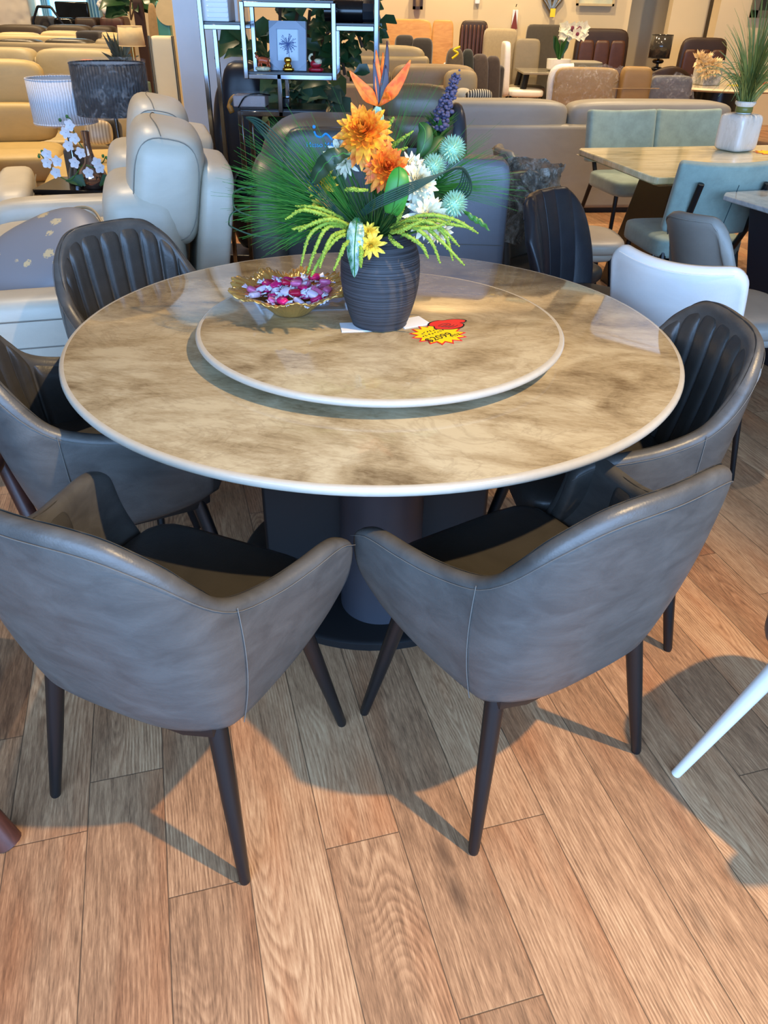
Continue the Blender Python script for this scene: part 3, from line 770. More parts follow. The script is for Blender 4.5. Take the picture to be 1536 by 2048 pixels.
for i, (x, y, z) in enumerate(spots):
    ci = rr.choice((0, 0, 0, 1, 1, 2, 3))
    seen[ci] = seen.get(ci, 0)+1
    L = BX+x, BY+y, SZ+z
    if seen[ci] == 1: o = protos[ci]; o.location = L
    else: o = dup(protos[ci], L, 0, protos[ci]['label'])
    o.rotation_euler = Euler((rr.uniform(-.5, .5), rr.uniform(-.5, .5), rr.uniform(0, 6.3)))
# ================================================================== price tag
PC = at(884, 668, SZ); d = at(898, 668, SZ)-at(850, 680, SZ); PRZ = atan2(d.y, d.x)
t = thing('price_tag', 'yellow starburst price tag with a red hand lying on the lazy susan', 'price tag', (PC.x-.01, PC.y-.004, SZ+.0002), PRZ)
def star(r0, r1, n, sx=1.0, ph=0): return [((r0 if k % 2 == 0 else r1)*cos(pi*k/n+ph)*sx, (r0 if k % 2 == 0 else r1)*sin(pi*k/n+ph)) for k in range(2*n)]
obj('red_border', MB().prism(star(.070, .052, 15, 1.0), 0, .0012), plain('tag_red', (214, 30, 34), .4), t, smooth=False)
obj('yellow_star', MB().prism(star(.063, .047, 15, 1.0), .0012, .0018), plain('tag_yellow', (248, 214, 10), .4, vary=.02), t, smooth=False)
blk = plain('marker_black', (14, 14, 14), .6)
def text(s, x, y, size, par, mat, rz=0, z=.002, name='lettering', ext=.0002):
    c = bpy.data.curves.new(name, 'FONT'); c.body = s; c.size = size; c.extrude = ext; c.align_x = 'CENTER'; c.materials.append(mat)
    o = bpy.data.objects.new('tmp_text', c); COL.objects.link(o); bpy.context.view_layer.update()
    me = bpy.data.meshes.new_from_object(o.evaluated_get(bpy.context.evaluated_depsgraph_get())); bpy.data.objects.remove(o)
    me.materials.clear(); me.materials.append(mat)
    o = bpy.data.objects.new(name, me); COL.objects.link(o); o.parent = par; o.location = (x, y, z); o.rotation_euler.z = rz; return o
text('$2099', -.012, -.030, .032, t, blk, .08)
text('M57', .030, -.036, .017, t, blk, .1)
mb = MB(); q = random.Random(4)
for row, y0 in enumerate((.004, .020)):
    for k in range(8-row):
        x0 = -.044+k*.0095+row*.008; zz = .002
        p = [(x0+q.uniform(0, .006), y0+k*.0012+q.uniform(-.004, .005), zz) for _ in range(4)]
        mb.tube(p, .0010, 4)
obj('handwriting', mb, blk, t)
HX, HY = .052, .030
hand = [(-.030, .022), (-.018, .034), (.004, .036), (.012, .030), (.030, .026), (.046, .016), (.052, .004), (.044, -.002), (.034, .0), (.034, -.012), (.022, -.022), (.0, -.022), (-.018, -.012), (-.030, .0), (-.024, .012)]
hand = [(p.x*1.22, p.y*1.15) for p in cr([(x, y, 0) for x, y in hand], 4, True)]
obj('hand_outline', MB().prism([(HX+x*1.07, HY+y*1.07) for x, y in hand], .0018, .0024), blk, t, smooth=False)
obj('red_hand', MB().prism([(HX+x*.98, HY+y*.96) for x, y in hand], .0024, .003), plain('hand_red', (222, 40, 36), .4), t, smooth=False)
mb = MB()
for k in range(4):
    mb.tube([(HX-.024+.006*k+.013*j-.001*j*j, HY+.006-.006*k-(.004*sin(j*1.05)), .0031) for j in range(4)], .0008, 4)
mb.tube([(HX-.02, HY+.010, .0031), (HX-.004, HY+.014, .0031), (HX+.010, HY+.010, .0031), (HX+.014, HY+.002, .0031)], .0008, 4)
obj('finger_lines', mb, blk, t)
# ================================================================== pale recliner sofa
def seam_loop(par, pts, r=.003, closed=True, mat='sofa_seam'):
    obj('seam', MB().tube(pts, r, 5, closed), MT[mat], par)
def headrest(par, a, d, z, w=.57, mat='sofa', tilt=.18):
    M0 = TR((a, d, z), rx=tilt)
    h = obj('headrest', MB().sq((0, 0, 0), (w, .29, .44), 4.0, 12, M0), MT[mat], par, smooth=2)
    for s in (-1, 1):
        c = [M0 @ V((s*w*.445, .118*cos(q)*(abs(cos(q))**-.35 if abs(cos(q)) > 1e-3 else 1), .18*sin(q)*(abs(sin(q))**-.35 if abs(sin(q)) > 1e-3 else 1))) for q in [2*pi*k/40 for k in range(40)]]
        obj('seam', MB().tube(c, .0022, 5, True), MT['sofa_seam'], h)
    top = [M0 @ V((x*w*.5, .06*cos(x*1.2), .219*(1-abs(x)**5*.25))) for x in [q/10-.9 for q in range(19)]]
    obj('seam', MB().tube(top, .002, 5), MT['sofa_seam'], h)
def recliner(name, label, loc, a_dir, seats, console=False, panel=False):
    t = thing(name, label, 'sofa' if seats > 1 else 'recliner', loc, atan2(a_dir[1], a_dir[0]))
    pos = .21; AW = .21
    m = MT['sofa']
    total = AW*2+seats*.62+(.25 if console else 0)
    for a0, near in ((0, True), (total-AW, False)):
        c = a0+AW/2
        ar = obj('arm', MB().sq((c, .60, .42), (AW, 1.02, .30), 5, 8).box((c, .60, .17), (AW-.03, .96, .30)), m, t, smooth=2)
        for zz, yy in ((.50, 0), (.40, 0)):
            s_ = -1 if near else 1
            obj('seam', MB().tube([(c+s_*(AW/2-.0005), .16+.9*k/10, zz) for k in range(11)], .003, 5), MT['sofa_seam'], ar)
    if panel:
        av = V((a_dir[0], a_dir[1], 0)); dv = V((-a_dir[1], a_dir[0], 0)); r = ray(136, 672); O = V(loc)
        k = av.dot(O+av*.015-V((0, 0, CH)))/av.dot(r); h = V((0, 0, CH))+r*k; ld = (h-O).dot(dv); lz = h.z
        p = obj('control_panel', MB().box((.014, ld, lz), (.012, .12, .07)), MT['chrome'], t, bevel=.004)
        obj('button', MB().lathe([(.0001, 0), (.014, 0), (.014, .006), (.0001, .006)], 20, axisM((.008, ld-.02, lz), (-1, 0, 0))), MT['black'], p)
    obj('base', MB().box((total/2, .55, .18), (total-AW*1.6, .9, .30)), m, t, bevel=.02)
    for k in range(seats):
        a = AW+.31+k*(.62+(.25 if console else 0))
        obj('seat_cushion', MB().sq((a, .70, .40), (.62, .78, .20), 5, 8), m, t, smooth=2)
        obj('back_cushion', MB().sq((a, .30, .66), (.61, .30, .46), 4.5, 10, TR((0, 0, 0), 0)), m, t, smooth=2)
        for q in (-.1, .1):
            obj('seam', MB().tube([(a+q, .452-.02*abs(v), .66+.17*v) for v in [x/5-1 for x in range(11)]], .003, 5), MT['sofa_seam'], t)
        headrest(t, a, .20, .865)
        obj('back_panel', MB().sq((0, 0, 0), (.60, .13, .80), 8, 8, TR((a, .06, .55), rx=.16)), m, t, smooth=2)
    if console:
        a = AW+.62+.125
        obj('console', MB().box((a, .62, .36), (.25, .94, .24)), m, t, bevel=.03)
        for d in (.80, .93):
            cpo = obj('cup_holder', MB().lathe([(.047, -.06), (.047, .004), (.053, .006), (.053, -.001), (.05, -.001)], 32, TR((a, d, .482)), capt=False), MT['chrome'], t)
        obj('console_back', MB().sq((a, .22, .62), (.26, .26, .5), 5, 6), m, t, smooth=2)
    return t
recliner('recliner_sofa', 'pale grey leather two seat recliner sofa with tall headrests left of the table', (-.572, 2.83, 0), (-.28, .96), 2, True, True)
recliner('recliner_armchair', 'pale grey leather recliner at the far left edge beyond the recliner sofa', (-2.38, 5.5, 0), (-.94, -.35), 1)
# patterned cushion on the sofa
cm = NT('blue_brocade'); o_ = cm.obj()
vv = cm.new('ShaderNodeTexVoronoi'); vv.inputs['Scale'].default_value = 9; cm.l.new(o_, vv.inputs['Vector'])
nn = cm.noise(o_, 60, 4, .7)
msk = cm.math('MULTIPLY', cm.math('LESS_THAN', cm.math('ADD', vv.outputs['Distance'], cm.math('MULTIPLY', nn, .35)), .40), cm.math('GREATER_THAN', nn, .40))
cmm = cm.out(cm.mix(msk, lin(132, 134, 140), lin(206, 184, 142)), .45)
q = at(95, 512, .62)
t = thing('throw_pillow', 'blue brocade cushion with gold motifs lying on the recliner sofa', 'cushion', (q.x-.02, q.y+.02, .60), .35)
M0 = TR((0, 0, 0), rx=.42, ry=-.38)
obj('cover', MB().sq((0, 0, 0), (.52, .44, .17), 2.6, 10, M0), cmm, t, smooth=2)
obj('piping', MB().tube([M0 @ V((.262*cos(a)*abs(cos(a))**-.5 if abs(cos(a)) > .05 else 0, .222*sin(a)*abs(sin(a))**-.5 if abs(sin(a)) > .05 else 0, 0)) for a in [2*pi*(k+.5)/48 for k in range(48)]], .006, 6, True), plain('gold_piping', (176, 152, 116), .5), t)
# ================================================================== massage chair and recliners behind the table
mc = atY(640, 400, 3.35)
MX, MY = mc.x, 3.35
t = thing('massage_chair', 'grey massage chair with a blue logo standing behind the flowers', 'massage chair', (MX+.05, MY+.30, -.04+.04), 0)
gm_ = leather('grey_massage_leather', (82, 78, 71), .4, .1, 5)
obj('back_shell', MB().sq((0, .0, .585), (.66, .56, .96), 4.6, 14), gm_, t, smooth=2)
obj('side_pod', MB().sq((-.27, -.06, .48), (.17, .66, .92), 4, 10), gm_, t, smooth=2)
obj('side_pod', MB().sq((.25, -.06, .48), (.17, .66, .92), 4, 10), gm_, t, smooth=2)
obj('front_panel', MB().sq((0, -.27, .62), (.40, .10, .86), 8, 10), MT['leather_dark_shaded'], t, smooth=2)
for x in (-.13, 0, .13):
    obj('quilting', MB().tube([(x, -.312, .25+.7*k/12) for k in range(13)], .005, 5), gm_, t)
for zz, r in ((.84, .055), (.42, .06)):
    sp = obj('speaker', MB().lathe([(r*.8, 0), (r, .004), (r*1.05, .012), (r*.85, .014)], 32, axisM((-.345, -.33, zz), (-.45, -.9, .1)), capt=False), MT['chrome'], t)
    obj('grille', MB().lathe([(.0001, .006), (r*.82, .008), (.0001, .011)], 32, axisM((-.345, -.33, zz), (-.45, -.9, .1))), MT['black'], sp)
blue = plain('logo_blue', (40, 150, 214), .5)
lg = MB(); LZ = 1.012
def lp(x, z): return (x-.03, -.314, LZ+z)
P_ = lambda L: cr([lp(x, z) for x, z in L], 4)
lg.tube(P_([(-.034, .028), (-.026, .012), (-.006, .008), (.012, .02), (.03, .006), (.036, -.002)]), .0042, 6)
lg.sq(lp(-.034, .044), (.014, .006, .014), 2, 3)
fb = obj('logo', lg, blue, t)
def text3(s, loc, size, par, mat, name='lettering'):
    c = bpy.data.curves.new(name, 'FONT'); c.body = s; c.size = size; c.extrude = .001; c.align_x = 'CENTER'
    o = bpy.data.objects.new('tmp_text', c); COL.objects.link(o)
    bpy.context.view_layer.update()
    me = bpy.data.meshes.new_from_object(o.evaluated_get(bpy.context.evaluated_depsgraph_get()))
    bpy.data.objects.remove(o)
    me.materials.clear(); me.materials.append(mat)
    q = bpy.data.objects.new(name, me); COL.objects.link(q); q.parent = par; q.location = loc; return q
tx = text3('Masso MAX', (-.032, -.3205, LZ-.028), .026, t, blue); tx.rotation_euler.x = pi/2
# flat grey recliner back
g = atY(892, 420, 3.4)
t = thing('flat_recliner', 'blue grey leather recliner with stitched flat back behind the vase on the right', 'recliner', (g.x+.045, 3.40, 0), -.05)
bl = leather('blue_grey_leather', (112, 114, 120), .42, .06, 5)
obj('back', MB().sq((0, 0, .52), (.42, .16, .86), 12, 10), bl, t, smooth=2)
for zz in (.62, .42):
    obj('seam', MB().tube([(-.2+.4*k/12, -.0815, zz) for k in range(13)], .002, 5), MT['stitch'], t)
obj('seat', MB().sq((0, .36, .36), (.42, .62, .2), 6, 6), bl, t, smooth=2)
for x in (-.2, .2):
    for y in (0, .6): obj('leg', MB().tube([(x, y, .0), (x, y, .3)], .02, 10), MT['black_metal'], t)
g = atY(832, 250, 4.1)
t = thing('leather_recliner', 'dark leather recliner with a plump rounded head cushion behind the orange flowers', 'recliner', (g.x, 4.15, 0), .05)
dk = leather('slate_leather', (58, 60, 66), .35, .15, 5)
obj('head_cushion', MB().sq((0, 0, 1.06), (.34, .26, .18), 3, 9), leather('bronze_leather', (104, 92, 70), .35, .12, 5), t, smooth=2)
obj('neck_roll', MB().sq((0, -.03, .96), (.37, .28, .16), 3, 9), leather('bronze_leather_low', (104, 92, 70), .35, .12, 5), t, smooth=2)
obj('back', MB().sq((0, .02, .62), (.40, .30, .74), 4, 9), dk, t, smooth=2)
obj('side_wing', MB().sq((.2, .03, .58), (.12, .36, .98), 3, 9), dk, t, smooth=2)
obj('seat', MB().sq((0, .3, .3), (.5, .6, .3), 5, 6), dk, t, smooth=2)
obj('base', MB().box((0, .2, .08), (.4, .6, .16)), MT['black_metal'], t, bevel=.02)
# ================================================================== shell dining chairs on the right
def back_panel_chair(name, label, cat, loc, fwd, mback, mseat, mleg, top, W=.44, H0=.40, seat=(.46, .46, .09), sz=.445, lean=.10, ribs=0, curve=.09, legs=True, group=None, thick=.045, splay=.05, flare=0, lr=(.014, .009)):
    """top(u) gives the rim height across the back, u in -1..1"""
    t = thing(name, label, cat, loc, atan2(fwd[1], fwd[0])-pi/2, group)
    def fn(u, v):
        uu = u*2-1; z = H0+(top(uu)-H0)*v
        ww = W*(1+flare*v)*(1-.10*(1-v)**2)
        y = -.20-lean*v*v+curve*uu*uu+(.008*(abs(sin(uu*ribs*pi/2))**.5) if ribs else 0)
        return (uu*ww/2, y, z)
    obj('backrest', MB().grid(fn, 64 if ribs else 20, 12), mback, t, smooth=2, solid=thick, soff=0, sub=1)
    rim = [V(fn(k/24, .955)) for k in range(2, 23)]
    obj('piping', MB().tube([p+V((0, -thick*.52, 0)) for p in rim], .003, 5), mback, t)
    obj('seat', MB().sq((0, .02, sz), seat, 3.4, 9), mseat, t, smooth=2)
    obj('seat_pan', MB().sq((0, .0, sz-.045), (seat[0]*.92, seat[1]*.95, .07), 3.4, 7), mback, t, smooth=2)
    if legs:
        for sx in (-1, 1):
            for sy in (-1, 1):
                a = V((sx*seat[0]*.36, .01+sy*seat[1]*.34, sz-.05)); b = V((sx*(seat[0]*.36+splay), .01+sy*(seat[1]*.34+splay), 0))
                obj('leg', MB().tube([a, b], list(lr), 12), mleg, t)
    return t
wtop = lambda u: .862+.02*abs(u)**2-.05*(max(0, abs(u)-.8)/.2)**2
back_panel_chair('white_dining_chair', 'white leather chair with a plain wide back behind the right of the table', 'chair', (.995, 2.43, 0), (.66, .75), MT['white_leather'], MT['white_leather'], MT['black_metal'], wtop, W=.42, lean=.09, curve=.07, H0=.38)
gr1 = leather('warm_grey_leather', (150, 144, 134), .42, .06)
def swoop(u):
    e = max(0, abs(u)-.72)/.28
    return .86-.02*(u+1)-.16*e*e-.10*max(0, u)**2
back_panel_chair('grey_dining_chair', 'warm grey shell chair with swooping piped rim at the marble table on the right', 'chair', (1.37, 3.02, 0), (.99, .12), gr1, gr1, MT['black_metal'], lambda u: swoop(-u), W=.44, curve=.12, lean=.10, seat=(.5, .5, .1))
btop = lambda u: .86-.14*max(0, (abs(u)-.55)/.45)**2
blk_l = leather('black_blue_leather', (40, 40, 44), .36, .15)
back_panel_chair('black_dining_chair', 'black leather chair with a ribbed rounded back right of the flower vase', 'chair', (.815, 3.06, 0), (.80, -.60), blk_l, leather('umber_leather', (62, 54, 46), .4, .12), MT['black_metal'], btop, W=.48, ribs=6, curve=.10, lean=.09, seat=(.48, .54, .09))
gl = leather('putty_leather', (176, 162, 142), .45, .06)
q = at(1163, 470, .47)
back_panel_chair('putty_dining_chair', 'putty coloured chair whose round seat shows behind the black ribbed chair', 'chair', (q.x-.03, q.y, 0), (.97, .0), gl, gl, MT['black_metal'], lambda u: btop(u)-.12, W=.40, ribs=5, curve=.1, lean=.03, seat=(.42, .44, .09))
q = atY(1046, 400, 3.62)
wc = back_panel_chair('wrapped_dining_chair', 'dark chair wrapped in crumpled clear plastic beside the flat blue grey recliner', 'chair', (q.x+.14, 3.58, 0), (.7, -.71), leather('ash_leather', (92, 86, 78), .4, .1), MT['leather_dark_shaded'], MT['black_metal'], lambda u: btop(u)-.02, W=.38, curve=.1, lean=.05, seat=(.40, .42, .09))
rr = random.Random(8)
def film(fn, nu, nv, par, amp=.012, name='plastic_cover'):
    def f2(u, v):
        p = V(fn(u, v)); n = noise.noise_vector(p*9)*amp+noise.noise_vector(p*25)*amp*.6
        return p+n
    return obj(name, MB().grid(f2, nu, nv, cu=True), MT['wrap'], par, smooth=False, label='crumpled clear plastic')
cw = NT('crumpled_silver_film'); co = cw.obj(); cn = cw.noise(co, 13, 5, .7, 1.5); cw.bump(cw.noise(co, 40, 4, .7, 1.5), 1.0, .02)
MT['wrap2'] = cw.out(cw.ramp(cn, (.34, lin(70, 62, 54)), (.5, lin(140, 128, 110)), (.64, lin(206, 198, 184))), .18, Alpha=cw.mr(cw.noise(co, 18, 3), .35, .6, .45, .95))
fo = film(lambda u, v: ((.25-.05*v)*cos(2*pi*u), -.17+(.13)*sin(2*pi*u), .60+.27*v), 48, 14, wc, .03)
fo.data.materials[0] = MT['wrap2']
back_panel_chair('ribbed_grey_chair', 'grey ribbed chair back peeping out above the plastic wrapped chair', 'chair', (atY(1022, 330, 4.5).x+.16, 4.5, 0), (.97, .1), leather('stone_leather', (150, 140, 124), .42, .1), MT['taupe'], MT['black_metal'], lambda u: btop(u)-.02, W=.44, ribs=6, curve=.1, lean=.05)
# white-legged chair at the right edge of the frame
back_panel_chair('white_legged_chair', 'dark grey chair with a white leg cut off by the lower right edge', 'chair', (1.068, 1.058, 0), (-.57, .82), MT['leather'], MT['leather'], plain('white_lacquer', (226, 224, 212), .25, vary=.02), lambda u: .80-.05*u*u, W=.52, H0=.36, seat=(.52, .52, .11), sz=.445, splay=.09, curve=.1, lr=(.020, .011))
# dark wooden chair at the left edge
t = thing('wooden_chair', 'dark red wooden chair with round legs at the left edge of the frame', 'chair', (-1.22, 1.38, 0), 0)
obj('seat', MB().sq((0, 0, .45), (.46, .92, .05), 6, 6), MT['dark_wood'], t, smooth=2)
for a, b in (((.25, -.38), (.455, -.455)), ((.17, .41), (.32, .31)), ((-.2, -.37), (-.3, -.44)), ((-.2, .37), (-.3, .44))):
    obj('leg', MB().tube([(a[0], a[1], .44), (b[0], b[1], .0)], [.019, .027], 14), MT['dark_wood'], t)
for x in (-.2, .2): obj('back_post', MB().tube([(-.24, x, .45), (-.30, x, .85)], .016, 10), MT['dark_wood'], t)
obj('back_rail', MB().box((-.295, 0, .80), (.025, .46, .10)), MT['dark_wood'], t, bevel=.008)
# ================================================================== teal dining set
TA = (.976, .218); TB = (-.218, .976)
tz = atan2(TA[1], TA[0])
jade = marble('jade_stone', lin(236, 224, 184), lin(206, 192, 146), lin(122, 136, 110), 1.6, .12, (1, 5, 1), .15, .32, .68)
t = thing('stone_dining_table', 'rectangular cream and green veined stone table between the teal chairs', 'table', (1.35, 4.19, 0), tz)
Lt, Wt = 2.0, .96
obj('tabletop', MB().prism([(.02, 0), (Lt, 0), (Lt, Wt), (.02, Wt), (0, Wt-.03), (0, .03)], .715, .75), jade, t, bevel=.008)
obj('bevel_under', MB().add([(.0, .0, .715), (Lt, 0, .715), (Lt, Wt, .715), (0, Wt, .715), (.08, .08, .69), (Lt-.08, .08, .69), (Lt-.08, Wt-.08, .69), (.08, Wt-.08, .69)], [(0, 1, 5, 4), (1, 2, 6, 5), (2, 3, 7, 6), (3, 0, 4, 7), (4, 5, 6, 7), (0, 3, 2, 1)]), jade, t, smooth=False)
obj('pedestal', MB().add([(.30, .30, .69), (.80, .30, .69), (.80, .66, .69), (.30, .66, .69), (.18, .22, 0), (.62, .22, 0), (.62, .74, 0), (.18, .74, 0)], [(0, 1, 2, 3), (7, 6, 5, 4), (0, 4, 5, 1), (1, 5, 6, 2), (2, 6, 7, 3), (3, 7, 4, 0)]), MT['black'], t, smooth=False, bevel=.01)
obj('pedestal', MB().box((1.55, .48, .345), (.4, .4, .69)), MT['black'], t, bevel=.01)
def teal_chair(label, loc, rz, back_only=False):
    t = thing('teal_dining_chair', label, 'chair', loc, rz, 'teal velvet dining chairs')
    obj('seat', MB().sq((0, .02, .44), (.48, .50, .11), 7, 8), MT['teal'], t, smooth=2)
    def fn(u, v):
        x = (u-.5)*.52; z = .53+.33*v
        return (x, -.27-.06*v+.10*(2*u-1)**2*.4, z+.012*(2*u-1)**2)
    obj('backrest', MB().grid(fn, 14, 8), MT['teal'], t, smooth=2, solid=.065, soff=0, bevel=.02)
    for s in (-1, 1):
        obj('back_bar', MB().tube([(s*.17, -.20, .42), (s*.17, -.285, .55), (s*.17, -.362, .78)], .016, 8), MT['black_metal'], t)
        obj('leg', MB().tube([(s*.20, -.20, .42), (s*.235, -.33, 0)], [.016, .013], 8), MT['black_metal'], t)
        obj('leg', MB().tube([(s*.20, .2, .42), (s*.22, .235, 0)], [.016, .013], 8), MT['black_metal'], t)
        obj('rail', MB().tube([(s*.2, -.2, .40), (s*.2, .2, .40)], .012, 8), MT['black_metal'], t)
    obj('back_seam', MB().tube([(0, -.343-.06*v, .56+.22*v) for v in (0, .25, .5, .75, 1)], .002, 5), plain('teal_thread', (44, 70, 76), .8), t)
    return t
t0 = teal_chair('teal velvet chair seen from behind, its black back bars in view', (1.58, 4.25, 0), tz-.06)
q = V((1.67, 5.80, 0))
dup(t0, (1.71, 5.82, 0), tz+pi, 'teal velvet chair on the far side of the stone table, left of its twin')
dup(t0, (2.22, 5.94, 0), tz+pi, 'teal velvet chair on the far side of the stone table, nearer the grass vase')
# marble table on the right edge
TA2 = V((.94, .34, 0)); t = thing('marble_table', 'glossy grey white marble table corner at the right edge on a dark pedestal', 'table', (1.53, 3.83, 0), atan2(.34, .94))
gm2 = marble('grey_white_marble', lin(206, 206, 200), lin(166, 168, 166), lin(98, 108, 112), 3, .05, (1, 1, 1), .6, .3, .68)
obj('tabletop', MB().prism([(.03, -.03), (0, -.06), (.0, -.9), (1.8, -.9), (1.8, 0), (.06, 0)], .728, .75), gm2, t, bevel=.006)
obj('pedestal', MB().add([(.10, -.78, .728), (.9, -.78, .728), (.9, -.12, .728), (.10, -.12, .728), (.24, -.7, 0), (.8, -.7, 0), (.8, -.2, 0), (.24, -.2, 0)], [(0, 1, 2, 3), (7, 6, 5, 4), (0, 4, 5, 1), (1, 5, 6, 2), (2, 6, 7, 3), (3, 7, 4, 0)]), plain('dark_navy_lacquer', (28, 33, 42), .45), t, smooth=False, bevel=.01)
# vase of tall grass on the stone table
q = at(1468, 300, .752)
t = thing('square_vase', 'white marbled square bottle vase standing on the cream stone table', 'vase', (q.x, q.y, .7505), .5)
wm = marble('white_marble_glaze', lin(236, 234, 228), lin(226, 222, 212), lin(186, 178, 162), 6, .15, (1, 1, .4), .3, .25, .7, .5)
obj('body', MB().sq((0, 0, .102), (.19, .19, .205), 7, 10), wm, t, smooth=2)
obj('neck', MB().lathe([(.045, .195), (.042, .215), (.046, .24), (.058, .252), (.06, .262), (.056, .268), (.04, .262)], 32, capt=False), wm, t)
obj('neck_band', MB().lathe([(.046, .208), (.049, .212), (.049, .236), (.046, .24)], 32, capb=False, capt=False), plain('olive_band', (128, 128, 66), .3), t)
def grass_vase(label, o, n, h, seed, spread=.2):
    rr = random.Random(seed); mb = MB()
    for k in range(n):
        a = rr.uniform(0, 2*pi); s = rr.random()**.7*spread; hh = h*rr.uniform(.45, 1.05)*(1-.5*s/spread*rr.random())
        e = V((cos(a)*s, sin(a)*s, hh)); m = V((cos(a)*s*.2, sin(a)*s*.2, hh*.6))
        if rr.random() < .22: e = V((cos(a)*(.12+s), sin(a)*(.12+s), h*rr.uniform(.0, .35))); m = V((cos(a)*s*.7, sin(a)*s*.7, h*.42))
        mb.blade(bez((rr.uniform(-.03, .03), rr.uniform(-.03, .03), -.06), m, e, 8), rr.uniform(.005, .011), (sin(a), cos(a), .2), .3, lambda t: 1-.85*t**1.5)
    g = NT('meadow_grass'); c = g.mix(g.noise(g.obj(), 9, 2), lin(52, 92, 48), lin(158, 164, 84))
    ob = obj('ornamental_grass', mb, g.out(c, .5), loc=tuple(o), smooth=False)
    return tag(ob, label, 'grass', None, 'stuff')
grass_vase('tall mixed green grass growing out of the white square vase', (q.x, q.y, 1.005), 330, .60, 5, .22)
q2 = at(1535, 305, .752)
t = thing('price_card', 'yellow and red price card lying on the stone table at the right edge', 'price tag', (q2.x+.02, q2.y, .7505), .2)
obj('red_border', MB().prism(star(.10, .075, 12), 0, .0012), bpy.data.materials['tag_red'], t, smooth=False)
obj('yellow_star', MB().prism(star(.09, .066, 12), .0012, .002), bpy.data.materials['tag_yellow'], t, smooth=False)
# ================================================================== long grey sofa seen from behind
a0, a1 = V((.12, 6.66, 0)), V((2.85, 7.02, 0)); dx = a1-a0; L = dx.length
t = thing('grey_sofa', 'long taupe grey leather sofa seen from behind, beyond the stone table', 'sofa', tuple(a0), atan2(dx.y, dx.x))
gs = leather('taupe_grey_leather', (158, 152, 140), .45, .05, 4)
obj('back_panel', MB().box((L/2, .10, .36), (L, .2, .64)), gs, t, bevel=.03)
obj('seat_base', MB().box((L/2, .60, .22), (L, .85, .36)), gs, t, bevel=.03)
cw = 1.52
for x0, x1 in ((0.02, 1.33), (1.34, L-.02)):
    obj('back_cushion', MB().sq(((x0+x1)/2, .17, .715), (x1-x0, .30, .27), 5, 12, None), gs, t, smooth=2)
obj('plinth', MB().box((L/2, .45, .025), (L-.1, .8, .05)), MT['black_metal'], t)
# ================================================================== helpers for the far part of the showroom
def X(px, py, Y): return atY(px, py, Y).x
def Zp(px, py, Y): return atY(px, py, Y).z
def rect(px0, py0, px1, py1, Y):
    a, b = atY(px0, (py0+py1)/2, Y), atY(px1, (py0+py1)/2, Y); c = (px0+px1)/2
    return a.x, b.x, Zp(c, py1, Y), Zp(c, py0, Y)
def board(name, label, cat, r, Y, depth, mat, legs=None, k=12, base=None, group=None, extra=None, rz=0):
    """upright rounded panel (headboard, mattress ...) covering r, standing down to z=base"""
    x0, x1, z0, z1 = rect(*r, Y)
    if base is not None: z0 = base
    t = thing(name, label, cat, ((x0+x1)/2, Y+depth/2, 0), rz, group)
    obj('panel', MB().sq((0, 0, (z0+z1)/2), (x1-x0, depth, z1-z0), k, 10), mat, t, smooth=2)
    if extra: extra(t, x1-x0, z0, z1, depth)
    return t
def cushion(label, r, Y, mat, th=.16, k=4, rz=0, tilt=-.2, name='cushion', group=None, zlo=None):
    x0, x1, z0, z1 = rect(*r, Y)
    if zlo is not None: z0 = zlo
    o = obj(name, MB().sq((0, 0, 0), (x1-x0, th, z1-z0), k, 8, TR((0, 0, 0), tilt)), mat, loc=((x0+x1)/2, Y+th/2, (z0+z1)/2), smooth=2, rz=rz)
    return tag(o, label, 'cushion', group)
def sofa_row(name, label, px0, px1, pytop, Y, cushions, bm, cm=None, pybody=None, face=1, depth=.9, k=5, group=None):
    """sofa with its back line at depth Y; cushions = [(px0, px1, pytop, material)]"""
    x0, x1 = X(px0, pytop, Y), X(px1, pytop, Y)
    zb = Zp((px0+px1)/2, pybody or pytop, Y)
    t = thing(name, label, 'sofa', ((x0+x1)/2, Y, 0), 0, group); w = x1-x0
    obj('back', MB().box((0, .12*face, zb/2+.03), (w, .22, zb-.06)), bm, t, bevel=.04)
    obj('seat_base', MB().box((0, (.22+depth/2)*face, .22), (w, depth-.2, .36)), bm, t, bevel=.04)
    for s in (-1, 1): obj('arm', MB().box((s*(w/2-.09), depth/2*face, .30), (.18, depth, .56)), bm, t, bevel=.04)
    for (a, b, pt, m) in cushions:
        xa, xb = X(a, pt, Y)-(x0+x1)/2, X(b, pt, Y)-(x0+x1)/2; zt = Zp((a+b)/2, pt, Y)
        obj('back_cushion', MB().sq(((xa+xb)/2, .17*face, zt-.17), (xb-xa, .26, .36), k, 9), m or bm, t, smooth=2)
    return t
